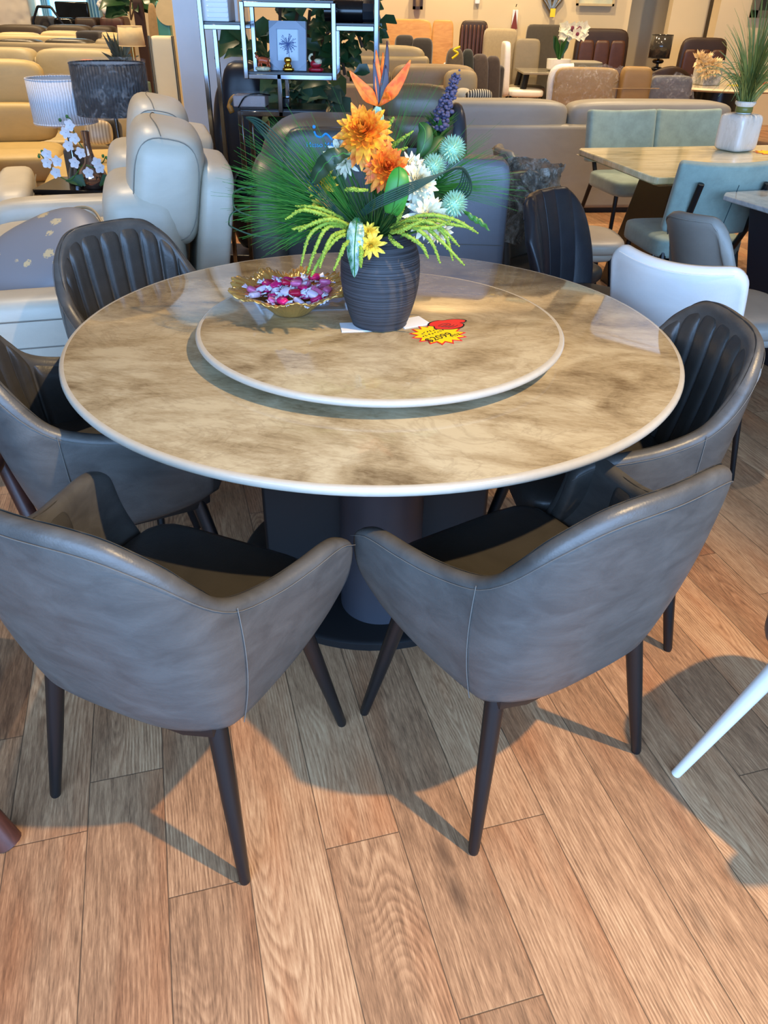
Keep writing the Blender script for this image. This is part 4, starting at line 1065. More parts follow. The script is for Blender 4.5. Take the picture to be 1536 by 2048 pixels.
# ------------------------------------------------------------------ left: sofas, far to near
brown = leather('umber_sofa_leather', (78, 66, 50), .5, .1); cream = MT['cream']; dkg = leather('charcoal_brown_leather', (62, 56, 44), .35, .1)
sand = leather('sand_leather', (176, 160, 120), .5, .06); khaki = leather('khaki_leather', (150, 134, 100), .5, .06)
sofa_row('umber_sofa', 'dark umber sofa, farthest of the sofas stacked up on the left', 2, 245, 49, 12.6, [(2, 104, 50, brown), (104, 192, 50, brown), (192, 240, 52, brown)], brown, pybody=56, face=-1)
sofa_row('cream_sofa', 'cream sofa with a dark blanket over it, in front of the umber sofa', -20, 240, 66, 10.6, [(-20, 70, 67, cream), (70, 158, 64, cream), (158, 236, 67, cream)], cream, pybody=72)
x0, x1, z0, z1 = rect(155, 66, 201, 80, 10.6)
o = obj('folded_blanket', MB().sq((0, 0, 0), (x1-x0, .42, .16), 9, 7), MT['dark_cloth'], loc=((x0+x1)/2, 10.72, z1-.06), smooth=2); tag(o, 'charcoal blanket folded over the back of the cream sofa', 'blanket')
sofa_row('taupe_sofa', 'taupe sofa with two black headrests, in front of the cream sofa', -20, 222, 79, 9.2, [(-20, 74, 81, dkg), (76, 180, 80, dkg), (182, 222, 80, khaki)], khaki, pybody=86)
sofa_row('sand_sofa', 'sand leather sofa with wide back cushions, behind the white lampshade', -20, 262, 96, 8.5, [(-20, 84, 95, sand), (86, 256, 97, sand)], sand, pybody=112, face=-1)
cushion('salmon pink cushion resting on the sand leather sofa', (141, 119, 200, 152), 8.1, fabric('salmon_cloth', (190, 116, 92), .9), .12, 3.5, zlo=.41)
# cream corner sofa with chaise, faces right
t = thing('corner_sofa', 'cream leather corner sofa with a long chaise behind the shaded lamps', 'sofa', (-2.38, 6.50, 0), .26)
cw_ = leather('butter_leather', (196, 170, 112), .5, .05)
obj('chaise_seat', MB().sq((.22, -.45, .34), (.92, 1.7, .22), 6, 9), cw_, t, smooth=2)
obj('chaise_base', MB().box((.22, -.45, .13), (.9, 1.66, .24)), cw_, t, bevel=.02)
obj('seat_cushion', MB().sq((-.75, .30, .36), (1.06, .80, .22), 6, 9), cw_, t, smooth=2)
obj('seat_base', MB().box((-.75, .30, .14), (1.04, .78, .26)), cw_, t, bevel=.02)
obj('back_cushion', MB().sq((-.78, .72, .60), (1.02, .22, .30), 5, 8), cw_, t, smooth=2)
obj('headrest', MB().sq((-.80, .80, .88), (1.0, .20, .34), 5, 8), cw_, t, smooth=2)
obj('back_cushion', MB().sq((.25, .72, .60), (.95, .22, .34), 5, 8), cw_, t, smooth=2)
obj('arm', MB().sq((.66, -.1, .40), (.2, 1.5, .44), 6, 8), cw_, t, smooth=2)
st = NT('satin_stripe'); ss = st.new('ShaderNodeTexWave'); ss.inputs['Scale'].default_value = 14; st.l.new(st.obj(), ss.inputs['Vector'])
stm = st.out(st.mix(ss.outputs['Fac'], lin(216, 196, 160), lin(170, 144, 110)), .4)
cushion('cream satin striped cushion on the cream corner sofa behind the lamps', (166, 243, 218, 292), 6.1, stm, .14, 3.2, .2)
cushion('black cushion beside the satin cushion on the corner sofa', (200, 240, 236, 296), 6.3, MT['dark_cloth'], .14, 3.2, -.3)
# ------------------------------------------------------------------ lamps and orchid on a side table behind the recliner sofa
LT = at(150, 382, .56); 
t = thing('side_table', 'dark side table under the lamps behind the recliner sofa', 'side table', (-1.62, 4.98, 0))
obj('top', MB().box((0, 0, .505), (1.0, .42, .03)), MT['black'], t, bevel=.006)
for sx in (-1, 1):
    for sy in (-1, 1): obj('leg', MB().tube([(sx*.45, sy*.17, 0), (sx*.45, sy*.17, .5)], .014, 8), MT['black_metal'], t)
def pleat(name, a, b, n=70, rough=.6):
    m = NT(name); o = m.obj(); sx = m.new('ShaderNodeSeparateXYZ'); m.l.new(o, sx.inputs[0])
    ang = m.math('ARCTAN2', sx.outputs[1], sx.outputs[0])
    w = m.math('SINE', m.math('MULTIPLY', m.math('ADD', ang, m.math('MULTIPLY', m.noise(o, 8, 2), .12)), n))
    m.bump(w, .5, .004)
    return m.out(m.mix(m.mr(w, -1, 1), lin(*a), lin(*b)), rough)
def lamp(name, label, px0, px1, pyt, pyb, Y, mat, inner, basefn, top=1.0, zt=.5205):
    xa, xb = X(px0, (pyt+pyb)/2, Y), X(px1, (pyt+pyb)/2, Y); cx = (xa+xb)/2; R = (xb-xa)/2
    zb, z1 = Zp((px0+px1)/2, pyb, Y-R), Zp((px0+px1)/2, pyt, Y-R)
    t = thing(name, label, 'table lamp', (cx, Y, zt))
    sh = obj('shade', MB().lathe([(R, zb-zt), (R*top, z1-zt)], 64, capb=False, capt=False), mat, t, smooth=2, solid=.004)
    obj('shade_lining', MB().lathe([(R-.006, zb-zt+.004), (R*top-.006, z1-zt-.004)], 64, capb=False, capt=False), inner, t, smooth=2)
    for z in (zb-zt, z1-zt): obj('shade_trim', MB().tube([(R*(1 if z < (zb+z1)/2-zt else top)*1.004*cos(a), R*(1 if z < (zb+z1)/2-zt else top)*1.004*sin(a), z) for a in [2*pi*k/48 for k in range(48)]], .004, 6, True), mat, t)
    obj('socket_rod', MB().tube([(0, 0, zb-zt-.03), (0, 0, z1-zt-.04)], .006, 8).tube([(-R*top, 0, z1-zt-.03), (R*top, 0, z1-zt-.03)], .003, 6), MT['chrome'], t)
    basefn(t, zb-zt, R); return t, R, zb-zt, z1-zt
def glassbase(t, h, R):
    obj('base', MB().lathe([(.0001, 0), (.05, 0), (.055, .02), (.045, .06), (.02, .12), (.012, .2), (.012, h), (.0001, h)], 32), MT['chrome'], t)
def ringbase(t, h, R):
    obj('base', MB().lathe([(.0001, 0), (.07, 0), (.07, .015), (.03, .03), (.0001, .03)], 32), MT['chrome'], t)
    n = 4
    for k in range(n): obj('ring', MB().tube([(.035*cos(a), .035*sin(a), .05+k*.036) for a in [2*pi*q/24 for q in range(24)]], .014, 8, True), MT['chrome'], t)
    obj('stem', MB().tube([(0, 0, .03), (0, 0, h+.02)], .012, 12), MT['chrome'], t)
wl, R, z0, z1 = lamp('table_lamp', 'lamp with a white pleated drum shade in clear plastic beside the black one', 65, 186, 162, 252, 4.95, pleat('white_pleats', (196, 198, 206), (226, 228, 234)), plain('lamp_lining', (196, 196, 198), .7), glassbase)
film(lambda u, v: ((R+.006)*cos(2*pi*u), (R+.006)*sin(2*pi*u), z0-.01+(z1-z0+.02)*v), 48, 10, wl, .004, 'plastic_wrap')
bl_, R, z0, z1 = lamp('table_lamp', 'lamp with a black pleated drum shade in clear plastic on a chrome stem', 152, 294, 131, 236, 4.85, pleat('black_pleats', (14, 14, 18), (30, 31, 36)), plain('lamp_lining_grey', (150, 150, 150), .7), ringbase)
film(lambda u, v: ((R+.007)*cos(2*pi*u), (R+.007)*sin(2*pi*u), z0-.012+(z1-z0+.03)*v), 48, 10, bl_, .005, 'plastic_wrap')
q = atY(172, 372, 4.72); Zs = .5205
rose = plain('rose_gold_glass', (176, 150, 136), .06, .85, vary=.03)
t = thing('glass_vase', 'rose gold mirrored bottle vase holding the white orchids', 'vase', (q.x, 4.86, Zs))
zt = Zp(168, 262, 4.86)-Zs
obj('body', MB().lathe([(.0001, 0), (.05, 0), (.075, .025), (.085, .06), (.07, .10), (.035, .14), (.022, .2), (.02, zt-.06), (.024, zt), (.02, zt), (.015, .2), (.0001, .1)], 40, capb=False, capt=False), rose, t)
q2 = atY(150, 340, 5.0)
o = obj('cylinder_vase', MB().lathe([(.0001, 0), (.062, 0), (.064, .01), (.062, Zp(150, 305, 5.0)-Zs), (.056, Zp(150, 300, 5.0)-Zs), (.0001, Zp(150, 300, 5.0)-Zs)], 32), plain('dark_taupe_ceramic', (84, 78, 72), .6), loc=(q2.x, 5.04, Zs)); tag(o, 'dark taupe cylinder vase behind the white orchids', 'vase')
t = thing('orchid', 'white orchid sprays standing in the rose gold bottle vase', 'flower', (q.x, 4.80, Zs))
def OP(px, py, Y=4.74): return atY(px, py, Y)-V(t.location)
pm = PM['white']; wp = plain('orchid_white', (232, 232, 236), .5, vary=.04)
for line in ([(168, 300), (150, 270), (142, 240), (134, 234)], [(165, 330), (140, 360), (110, 345), (84, 312), (76, 308)], [(172, 330), (190, 335), (205, 325), (212, 312)]):
    obj('stem', MB().tube(cr([OP(*p) for p in line], 5), .003, 6), GREEN['stem'], t)
rr = random.Random(5)
for (px, py) in [(140, 250), (132, 265), (150, 276), (138, 291), (162, 305), (95, 308), (95, 325), (115, 322), (113, 345), (150, 325), (178, 345), (195, 325), (200, 335)]:
    c = OP(px, py, 4.70); mb = MB(); a0 = rr.random()*6
    for k in range(5):
        a = a0+2*pi*k/5; d = V((cos(a), -.35, sin(a))).normalized()
        mb.blade([c, c+d*.013, c+d*.026, c+d*.034], .034 if k % 2 else .028, (0, -1, 0), .2, lambda u: (.5, 1, .75, .2)[int(round(u*3))])
    mb.sq(c+V((0, -.006, 0)), (.008, .008, .008), 2, 2)
    obj('bloom', mb, wp, t, smooth=2)
mb = MB()
for p, e in (((165, 372), (130, 362)), ((170, 372), (150, 350)), ((200, 372), (225, 355))):
    a, b = OP(*p), OP(*e); mb.blade([a, a.lerp(b, .5)+V((0, 0, .02)), b], .05, (0, -1, .5))
obj('leaves', mb, GREEN['dark'], t, smooth=2)
for p in ((120, 240), (134, 233), (78, 313), (84, 303), (206, 312), (214, 316)): obj('bud', MB().sq(OP(*p), (.016, .012, .02), 2.2, 3), GREEN['mid'], t, smooth=2)

# cream lamp with teal base further back, plant beside it
tb = plain('teal_ceramic', (44, 104, 94), .3)
def tealbase(t, h, R):
    obj('base', MB().box((0, 0, .16), (.18, .18, .32)), tb, t, bevel=.01)
    obj('neck', MB().tube([(0, 0, .32), (0, 0, h)], .018, 12), plain('brass', (176, 140, 84), .25, 1), t)
zt_ = Zp(270, 132, 7.6)
o = thing('end_table', 'small dark end table carrying the cream shaded lamp', 'side table', (X(266, 130, 7.6), 7.6, 0))
obj('top', MB().box((0, 0, .53), (.45, .45, .03)), MT['dark_wood'], o, bevel=.006); obj('pedestal', MB().box((0, 0, .26), (.2, .2, .52)), MT['dark_wood'], o)
lamp('table_lamp', 'lamp with a cream drum shade and square teal ceramic base far behind', 237, 287, 53, 93, 7.6, fabric('linen_shade', (214, 188, 134), .8, .05), plain('linen_lining', (220, 200, 150), .8), tealbase, .92, .5455)
t = thing('potted_plant', 'small blue green spiky plant in front of the cream shaded lamp', 'plant', (X(232, 95, 7.9), 7.95, 0))
mb = MB(); rr = random.Random(9)
for k in range(40):
    a = rr.random()*6.3; z = .98+rr.random()*.05; e = V((cos(a)*.2*rr.random(), sin(a)*.1, z+rr.uniform(.02, .24))); mb.blade([V((0, 0, z-.06)), V((0, 0, z)).lerp(e, .6), e], .03, (0, -1, 0))
obj('foliage', mb, plain('blue_leaf', (70, 84, 78), .5, vary=.3), t, smooth=2)
obj('pot', MB().lathe([(.0001, 0), (.09, 0), (.11, .5), (.09, .93), (.0001, .93)], 24), MT['dark_cloth'], t)
# tall cream cabinet, standing by the column
def trim_(t, w, z0, z1, d):
    for s in (-1, 1): obj('chrome_edge', MB().tube([(s*w/2, -d/2, z0), (s*w/2, -d/2, z1)], .012, 8), MT['chrome'], t)
board('cream_headboard', 'plain cream board with chrome edges standing left of the column', 'headboard', (306, 72, 352, 200), 7.2, .12, plain('cream_lacquer', (222, 208, 168), .5, vary=.03), k=14, base=0, extra=trim_)
t = board('teal_artwork', 'teal artwork panel with a cream disc standing left of the column top', 'picture', (313, 2, 338, 70), 9.5, .10, plain('teal_gloss', (70, 138, 124), .35), k=14, base=0)
x0, x1, z0, z1 = rect(325, 14, 345, 34, 9.5)
obj('disc', MB().lathe([(.0001, 0), (.12, 0), (.12, .01), (.0001, .01)], 24, axisM(((x0+x1)/2-t.location.x, -.055, (z0+z1)/2), (0, -1, 0))), MT['cream'], t)
board('beige_mirror_board', 'beige arched board leaning between plants and teal panel', 'headboard', (292, 6, 316, 70), 10.2, .1, MT['tan'], k=3, base=0)
# mattress, window with curtains, television on the far left
qm = NT('quilted_ticking'); qb = qm.new('ShaderNodeTexVoronoi', feature='SMOOTH_F1'); qb.inputs['Scale'].default_value = 7; qm.l.new(qm.obj(), qb.inputs['Vector']); qm.bump(qb.outputs['Distance'], 1.0, .03)
board('mattress', 'white quilted mattress standing upright at the far left', 'mattress', (-60, -45, 54, 51), 13.2, .3, qm.out(lin(216, 206, 184), .8), k=14, base=0)
xa, xb = X(78, 20, 14.0), X(205, 20, 14.0)
t = struct('window_1', MB().box(((xa+xb)/2, 13.97, 1.55), (xb-xa+.1, .05, 2.0)), MT['white_paint'], smooth=False)
em = NT('bright_daylight_glass'); em.out((.3, .7, 1, 1), .3); em.b.inputs['Emission Color'].default_value = (.35, .78, 1.0, 1); em.b.inputs['Emission Strength'].default_value = 2.2
for k in range(4):
    a = xa+(xb-xa)*(k+.04)/4; b = xa+(xb-xa)*(k+.96)/4
    obj('pane', MB().box(((a+b)/2, 13.94, 1.55), (b-a, .02, 1.9)), em.m, t, smooth=False)
for px0, px1, lab in ((84, 100, 'sheer curtain tinted by blue window light at the left of the far window'), (176, 202, 'sheer curtain tinted by blue window light at the right of the far window')):
    a, b = X(px0, 20, 13.82), X(px1, 20, 13.82)
    o = obj('curtain', MB().grid(lambda u, v: (a+(b-a)*u, 13.82+.05*sin(u*26), .05+2.6*v), 40, 4), plain('sheer_blue_lit', (150, 200, 226), .8, vary=.05), smooth=2, solid=.01); tag(o, lab, 'curtain')  # blue daylight from the window is put into the cloth colour
t = thing('television', 'black flat television in front of the bright window at the far left', 'television', ((X(113, 20, 13.46)+X(177, 20, 13.46))/2, 13.46, 0))
x0, x1, z0, z1 = rect(112, 3, 178, 36, 13.46)
obj('screen', MB().box((0, 0, (z0+z1)/2), (x1-x0, .06, z1-z0)), MT['black'], t, bevel=.02); obj('stand', MB().box((0, .02, z0/2), (.5, .25, z0)), MT['dark_wood'], t)
for i, (a, b, y0, y1, lab) in enumerate(((60, 97, 32, 56, 'black low chair back left of the television'), (106, 146, 35, 56, 'black low cabinet below the television'), (148, 193, 35, 58, 'dark woven cabinet right of the television'), (198, 248, 33, 56, 'dark brown console under the far plant'))):
    board('low_cabinet', lab, 'cabinet', (a, y0, b, y1), 12.95+.0*i, .35, (MT['dark_cloth'], MT['black'], MT['brown_dark'], MT['dark_wood'])[i], k=14, base=0)
o = obj('metal_stand', MB().tube([V((atY(66, 42, 12.8).x, 12.8, 0)), atY(66, 42, 12.8), atY(75, 14, 12.8), atY(76, 13, 12.8), atY(101, 14, 12.8), atY(103, 16, 12.8), atY(126, 48, 12.8), V((atY(126, 48, 12.8).x+.05, 12.8, 0))], .018, 8), MT['black_metal']); tag(o, 'thin black bent metal stand before the bright window', 'stand')
t = board('wood_screen', 'weathered wooden panel standing right of the bright window', 'panel', (205, -5, 240, 60), 13.4, .08, woodm('weathered_wood', (120, 98, 72), (160, 136, 104)), k=14, base=0)
q = atY(217, 31, 13.1); q.z = Zp(223, 33, 12.95)+.09; o = obj('swan_figurine', MB().tube(cr([q+V((-.06, 0, .1)), q+V((-.12, 0, .06)), q+V((-.04, 0, -.02)), q+V((.14, 0, -.02)), q+V((.2, 0, .05))], 4), [.02]*4+[.03]*4+[.06]*4+[.07]*4+[.03], 8), MT['white_leather'], smooth=2); tag(o, 'cream curled ornament on the dark console under the far plant', 'ornament')
o = board('dark_curtain', 'dark wine coloured curtain strip left of the cream board', 'curtain', (271, 0, 290, 110), 11.6, .08, plain('wine_cloth', (44, 22, 20), .8), k=14, base=0)
def leafy(name, label, cat, stems, Y, n, w, L, mat, pot=None, seed=1, spread=.12):
    rr = random.Random(seed); c0 = atY(*stems[0][-1], Y)
    t = thing(name, label, cat, (c0.x, Y, 0)); O = V((c0.x, Y, 0)); mb = MB(); ms = MB()
    for s in stems:
        pts = [atY(px, py, Y)-O for px, py in s]; pts = cr(pts, 5); ms.tube(pts, .011, 6)
        for k in range(n):
            p = pts[int(rr.random()*(len(pts)*.8))]; a = rr.random()*6.3
            d = V((cos(a), sin(a)*.7, rr.uniform(-.5, .5))).normalized()
            p = p+d*rr.random()*spread
            l = L*rr.uniform(.7, 1.2)
            mb.blade([p, p+d*l*.4+V((0, 0, l*.12)), p+d*l*.75+V((0, 0, l*.1)), p+d*l+V((0, 0, -l*.08))], w*rr.uniform(.7, 1.2), (rr.uniform(-.4, .4), -.8, rr.uniform(.1, .8)), .25, lambda u: (.15, .95, .9, .1)[int(round(u*3))])
    obj('foliage', mb, mat, t, smooth=2); obj('stem', ms, plain('brown_stem', (74, 56, 38), .8), t)
    if pot: obj('pot', MB().lathe([(.0001, 0), (.13*pot, 0), (.17*pot, .3), (.16*pot, .32), (.0001, .3)], 24), MT['dark_cloth'], t)
    return t
dgm = plain('rubber_leaf', (38, 72, 40), .3, vary=.35, scale=20)
leafy('rubber_plant', 'glossy large leaved plant at the top left beside the bright window', 'plant', [[(262, 0), (260, 18), (262, 40)], [(255, -8), (268, 10), (262, 40)]], 12.0, 8, .22, .34, dgm, 1, 3)
# ------------------------------------------------------------------ chrome shelf unit with its things
YF, YB = 4.62, 4.95
t = thing('shelf_unit', 'open chrome shelf unit with black glass shelves before the white column', 'shelf', (X(560, 100, YF), YF, 0))
O = V(t.location); xL, xR = X(416, 180, YF), X(752, 110, YF); bl0, bl1 = X(488, 80, YF), X(668, 80, YF)
zb0, zb1 = Zp(575, 154, YF), Zp(575, 10, YF); zl, zr = Zp(440, 54, YF), Zp(710, 57, YF); zlow = Zp(560, 228, YF)
Dp = YB-YF
def sbar(p, q, name='bar', w=.024):
    p, q = V(p), V(q); d = q-p; c = (p+q)/2
    dim = [w, w, w]; ax = max(range(3), key=lambda i: abs(d[i])); dim[ax] = abs(d[ax])+(w if ax == 2 else -w)
    obj(name, MB().box(c-O, dim), MT['chrome'], t, bevel=.003, bseg=2)
for y in (YF, YB):
    for x in (xL, xR): sbar((x, y, .012), (x, y, 1.95), 'post')
    for x in (bl0, bl1): sbar((x, y, zb0), (x, y, zb1), 'post')
    for z in (zb0, zb1): sbar((bl0, y, z), (bl1, y, z))
    sbar((xL, y, zl), (bl0, y, zl)); sbar((bl1, y, zr), (xR, y, zr))
    sbar(((bl0+bl1)/2-.06, y, zlow), ((bl0+bl1)/2-.06, y, zb0), 'post')
    for x in (bl0-.05, bl1-.05): sbar((x, y, .012), (x, y, zlow), 'post')
    sbar((bl0-.05, y, zlow), (bl1-.05, y, zlow)); sbar((bl0-.05, y, .1), (bl1-.05, y, .1))
for x, z in ((bl0, zb0), (bl1, zb0), (bl0, zb1), (bl1, zb1), (xL, zl), (xR, zr), (bl0-.05, zlow), (bl1-.05, zlow)): sbar((x, YF, z), (x, YB, z))
def shelf(xa, xb, z): obj('glass_shelf', MB().box(V(((xa+xb)/2, (YF+YB)/2, z+.016))-O, (xb-xa, Dp-.02, .014)), MT['black'], t, bevel=.002)
shelf(bl0, bl1, zb0); shelf(bl0, bl1, zb1); shelf(xL, bl0, zl); shelf(bl1, xR, zr); shelf(bl0-.05, bl1-.05, zlow)
SZ0 = zb0+.0232
# picture frame with a dandelion print
xa, xb, z0, z1 = rect(538, 42, 612, 141, YF+.08)
t = thing('picture_frame', 'pale blue photo frame with a dandelion print on the chrome shelf', 'picture frame', ((xa+xb)/2, YF+.09, SZ0)); w, h = xb-xa, z1-SZ0
t.rotation_euler = (-.12, 0, -.08)
pale = plain('pale_blue_wood', (160, 172, 190), .6); inner = plain('print_paper', (206, 220, 230), .6, vary=.04)
fr = MB()
for bx, bz, bw_, bh in ((-w*.4, h/2, w*.2, h), (w*.4, h/2, w*.2, h), (0, h*.1, w*.6, h*.2), (0, h*.92, w*.6, h*.16)): fr.box((bx, 0, bz), (bw_, .03, bh))
obj('frame', fr, pale, t, smooth=False); obj('print', MB().box((0, .004, h*.52), (w*.64, .01, h*.7)), inner, t, smooth=False)
ink = plain('ink_blue', (84, 104, 156), .6); mb = MB(); rr = random.Random(2)
for k in range(60):
    a = rr.random()*2*pi; r = w*.24*rr.uniform(.5, 1); c = V((0, -.003, h*.55)); e = c+V((cos(a)*r, 0, sin(a)*r)); mb.tube([c, e], .0007, 4); mb.sq(e, (.006, .002, .006), 2, 1)
mb.tube([(0, -.003, h*.55), (.006, -.003, h*.22)], .0012, 4); obj('dandelion', mb, ink, t)
silver = plain('pewter', (92, 96, 104), .35, .8)
for sx in (-1, 1):
    for z, s in ((.0, 1), (h, -1)): obj('corner_mount', MB().add([(sx*w/2, -.017, z), (sx*w*.24, -.017, z), (sx*w/2, -.017, z+s*h*.17), (sx*w/2, -.012, z), (sx*w*.24, -.012, z), (sx*w/2, -.012, z+s*h*.17)], [(0, 1, 2), (5, 4, 3), (0, 3, 4, 1), (1, 4, 5, 2), (2, 5, 3, 0)]), silver, t, smooth=False)
# figurines
def figurine(name, label, px, py, Y, h, parts, base_c, seed=0):
    q = atY(px, py, Y); t = thing(name, label, 'figurine', (q.x, Y, SZ0), 0, None)
    obj('base', MB().sq((0, 0, .010), (h*.95, h*.6, .022), 3, 4), base_c, t, smooth=2)
    for nm, mb, m in parts(h): obj(nm, mb, m, t, smooth=2)
    return t
gold = plain('gold', (206, 160, 62), .2, 1.0); coral = plain('coral_enamel', (196, 84, 48), .3, vary=.4, scale=90); cream_e = plain('cream_enamel', (220, 206, 170), .3, vary=.5, scale=120); redw = plain('red_enamel', (170, 24, 40), .3, vary=.4, scale=80)
def deer(h):
    m = MB().tube(cr([(-.02, 0, h*.55), (.0, 0, h*.58), (.03, 0, h*.5)], 4), .016, 8)
    for x in (-.018, -.006, .022, .032): m.tube([(x, .004*(1 if x > 0 else -1), h*.5), (x*1.2, 0, .018)], .005, 6)
    m.tube(cr([(-.018, 0, h*.6), (-.028, 0, h*.75), (-.036, 0, h*.8)], 3), .009, 6)
    a = MB()
    for s in (-1, 1): a.tube(cr([(-.03, s*.004, h*.82), (-.036, s*.014, h*.95), (-.024, s*.02, h*1.02)], 3), .0025, 5)
    return (('body', m, coral), ('antlers', a, gold))
def lion(h): return (('body', MB().sq((0, 0, h*.42), (h*.5, h*.5, h*.55), 3, 4).tube([(-.012, -.016, .02), (-.012, -.016, h*.5)], .01, 6).tube([(.012, -.016, .02), (.012, -.016, h*.5)], .01, 6), gold), ('head', MB().sq((0, -.006, h*.8), (h*.6, h*.5, h*.46), 2.6, 5), gold))
def swan(h): return (('body', MB().sq((0, 0, h*.42), (h*.7, h*.45, h*.4), 2.6, 5), redw), ('neck', MB().tube(cr([(-.022, 0, h*.5), (-.034, 0, h*.7), (-.026, 0, h*.9), (-.014, 0, h*.93)], 4), .006, 8), cream_e), ('wing', MB().sq((.012, 0, h*.55), (h*.5, h*.5, h*.35), 2.4, 4), cream_e))
figurine('deer_figurine', 'coral red enamel deer figurine left of the photo frame', 526, 140, YF+.05, .085, deer, cream_e)
figurine('lion_figurine', 'small gold lion figurine in front of the photo frame', 577, 143, YF+.03, .065, lion, gold)
figurine('swan_figurine', 'white necked red bird figurine right of the photo frame', 632, 140, YF+.05, .085, swan, redw)
# black camera-like projector and white box
x0, x1, z0, z1 = rect(640, 24, 722, 56, YF+.1); zs = zr+.0232
t = thing('projector', 'glossy black cylinder device lying on the right wing of the chrome shelf', 'device', ((x0+x1)/2+.05, YF+.14, zs)); r = .05
obj('body', MB().lathe([(.0001, 0), (r, 0), (r, .20), (.0001, .20)], 24, axisM((-.13, .0, r), (1, -.1, 0))), MT['black'], t)
obj('ring', MB().lathe([(r*1.01, 0), (r*1.01, .016), (r*.9, .016)], 24, axisM((.02, -.014, r), (1, -.1, 0)), capb=False, capt=False), MT['chrome'], t)
obj('cap', MB().lathe([(.0001, 0), (r*.98, 0), (r*.98, .05), (r*.9, .058), (.0001, .058)], 8, axisM((.07, -.02, r), (1, -.1, 0))), plain('smoked', (40, 42, 46), .2), t)
x0, x1, z0, z1 = rect(402, -30, 460, 43, YF+.1); zs = zl+.0232
t = thing('ribbed_box', 'white ribbed box standing on the left wing of the chrome shelf', 'box', ((x0+x1)/2, YF+.13, zs)); w = x1-x0
obj('box', MB().box((0, 0, .14), (w, .2, .28)), MT['white_paint'], t, bevel=.004)
for k in range(7): obj('rib', MB().box((.02, -.101, .02+k*.022), (w*.7, .008, .008)), MT['white_paint'], t, bevel=.002)
zs = zlow+.0232
x0, x1, z0, z1 = rect(468, 206, 538, 232, YF+.12)
t = thing('wrapped_tray', 'pale pink tray wrapped in plastic on the lower black glass shelf', 'tray', ((x0+x1)/2, YF+.13, zs)); w = x1-x0
obj('tray', MB().box((0, 0, .028), (w*.9, .14, .055)), plain('dusty_pink', (176, 156, 152), .5), t, bevel=.006)
film(lambda u, v: ((w*.5-.0*v)*cos(2*pi*u)*abs(cos(2*pi*u))**-.4 if abs(cos(2*pi*u)) > .01 else 0, .085*sin(2*pi*u), .004+.06*v), 30, 6, t, .006)
obj('cable', MB().tube(cr([(-w*.3, -.09, .0), (-w*.1, -.08, .05), (w*.2, -.07, .065), (w*.6, -.06, .06)], 5), .004, 6), MT['black'], t)
x0, x1, z0, z1 = rect(560, 216, 582, 230, YF+.1)
o = obj('black_case', MB().box((0, 0, .025), (x1-x0, .08, .05)), MT['black'], loc=((x0+x1)/2, YF+.1, zs), bevel=.006); tag(o, 'small black case on the lower black glass shelf', 'box')
# carved birds sculpture behind the shelf
navy = plain('dark_navy_lacquered_wood', (24, 30, 42), .35); gw = plain('gilt_edge', (176, 132, 64), .4)
Yq = 5.3; c = atY(480, 240, Yq)
t = thing('bird_sculpture', 'tall dark navy carved bird sculpture with gilt edges left of the lower plant', 'sculpture', (c.x, Yq, 0)); O = V(t.location)
def SQ(px, py, dy=0): return atY(px, py, Yq)-O+V((0, dy, 0))
nk = [(458, 420), (452, 300), (452, 215), (462, 178), (478, 164), (494, 172), (498, 186)]
obj('neck', MB().tube(cr([SQ(*p) for p in nk], 5), [.09]*8+[.075]*7+[.06]*8+[.05]*7+[.03], 12), navy, t, smooth=2)
obj('body', MB().sq(SQ(498, 320), (.28, .2, 1.1), 4, 8), navy, t, smooth=2)
obj('wing', MB().sq(SQ(518, 196), (.16, .1, .26), 3, 8), navy, t, smooth=2); obj('wing', MB().sq(SQ(548, 205), (.12, .1, .22), 3, 8), navy, t, smooth=2)
obj('gilt_beak', MB().tube(cr([SQ(484, 186, -.06), (SQ(472, 190, -.09)), SQ(464, 205, -.09), SQ(470, 222, -.09)], 4), [.012]*9+[.02]*4, 6), gw, t, smooth=2)
obj('gilt_edge', MB().tube(cr([SQ(500, 170, -.04), SQ(510, 184, -.06), SQ(522, 172, -.06), SQ(538, 188, -.06), SQ(552, 178, -.06)], 4), .008, 6), gw, t, smooth=2)
obj('base', MB().box((.03, 0, .03), (.4, .3, .06)), navy, t, bevel=.01)
# plants around the shelf
leafy('rubber_plant', 'tall dark green plant filling the chrome shelf from behind', 'plant', [[(505, 60), (520, 110), (560, 200)], [(560, 15), (560, 80), (560, 200)], [(620, 20), (610, 90), (565, 200)], [(530, 95), (540, 140), (562, 200)], [(640, 70), (620, 130), (566, 200)], [(690, 20), (660, 60), (568, 200)], [(600, 5), (590, 50), (563, 200)]], 5.75, 10, .10, .17, plain('rubber_leaf_light', (52, 88, 50), .4, vary=.35, scale=20), 1, 4, .16)
leafy('trailing_plant', 'dark trailing plant hanging off the right wing of the chrome shelf', 'plant', [[(700, 80), (690, 40), (672, 10)], [(725, 95), (712, 60), (680, 10)], [(660, 120), (668, 70), (674, 10)], [(690, 150), (680, 90), (676, 10)], [(730, 50), (710, 25), (690, -5)]], 5.2, 20, .06, .10, dgm, None, 6, .1)
leafy('potted_plant', 'leafy green pot plant below the chrome shelf beside the sculpture', 'plant', [[(575, 170), (580, 200), (590, 235)], [(605, 175), (600, 205), (592, 235)], [(590, 180), (592, 210), (592, 235)]], 5.15, 9, .11, .17, plain('grey_green_leaf', (62, 92, 66), .35, vary=.3), 1, 8, .05)
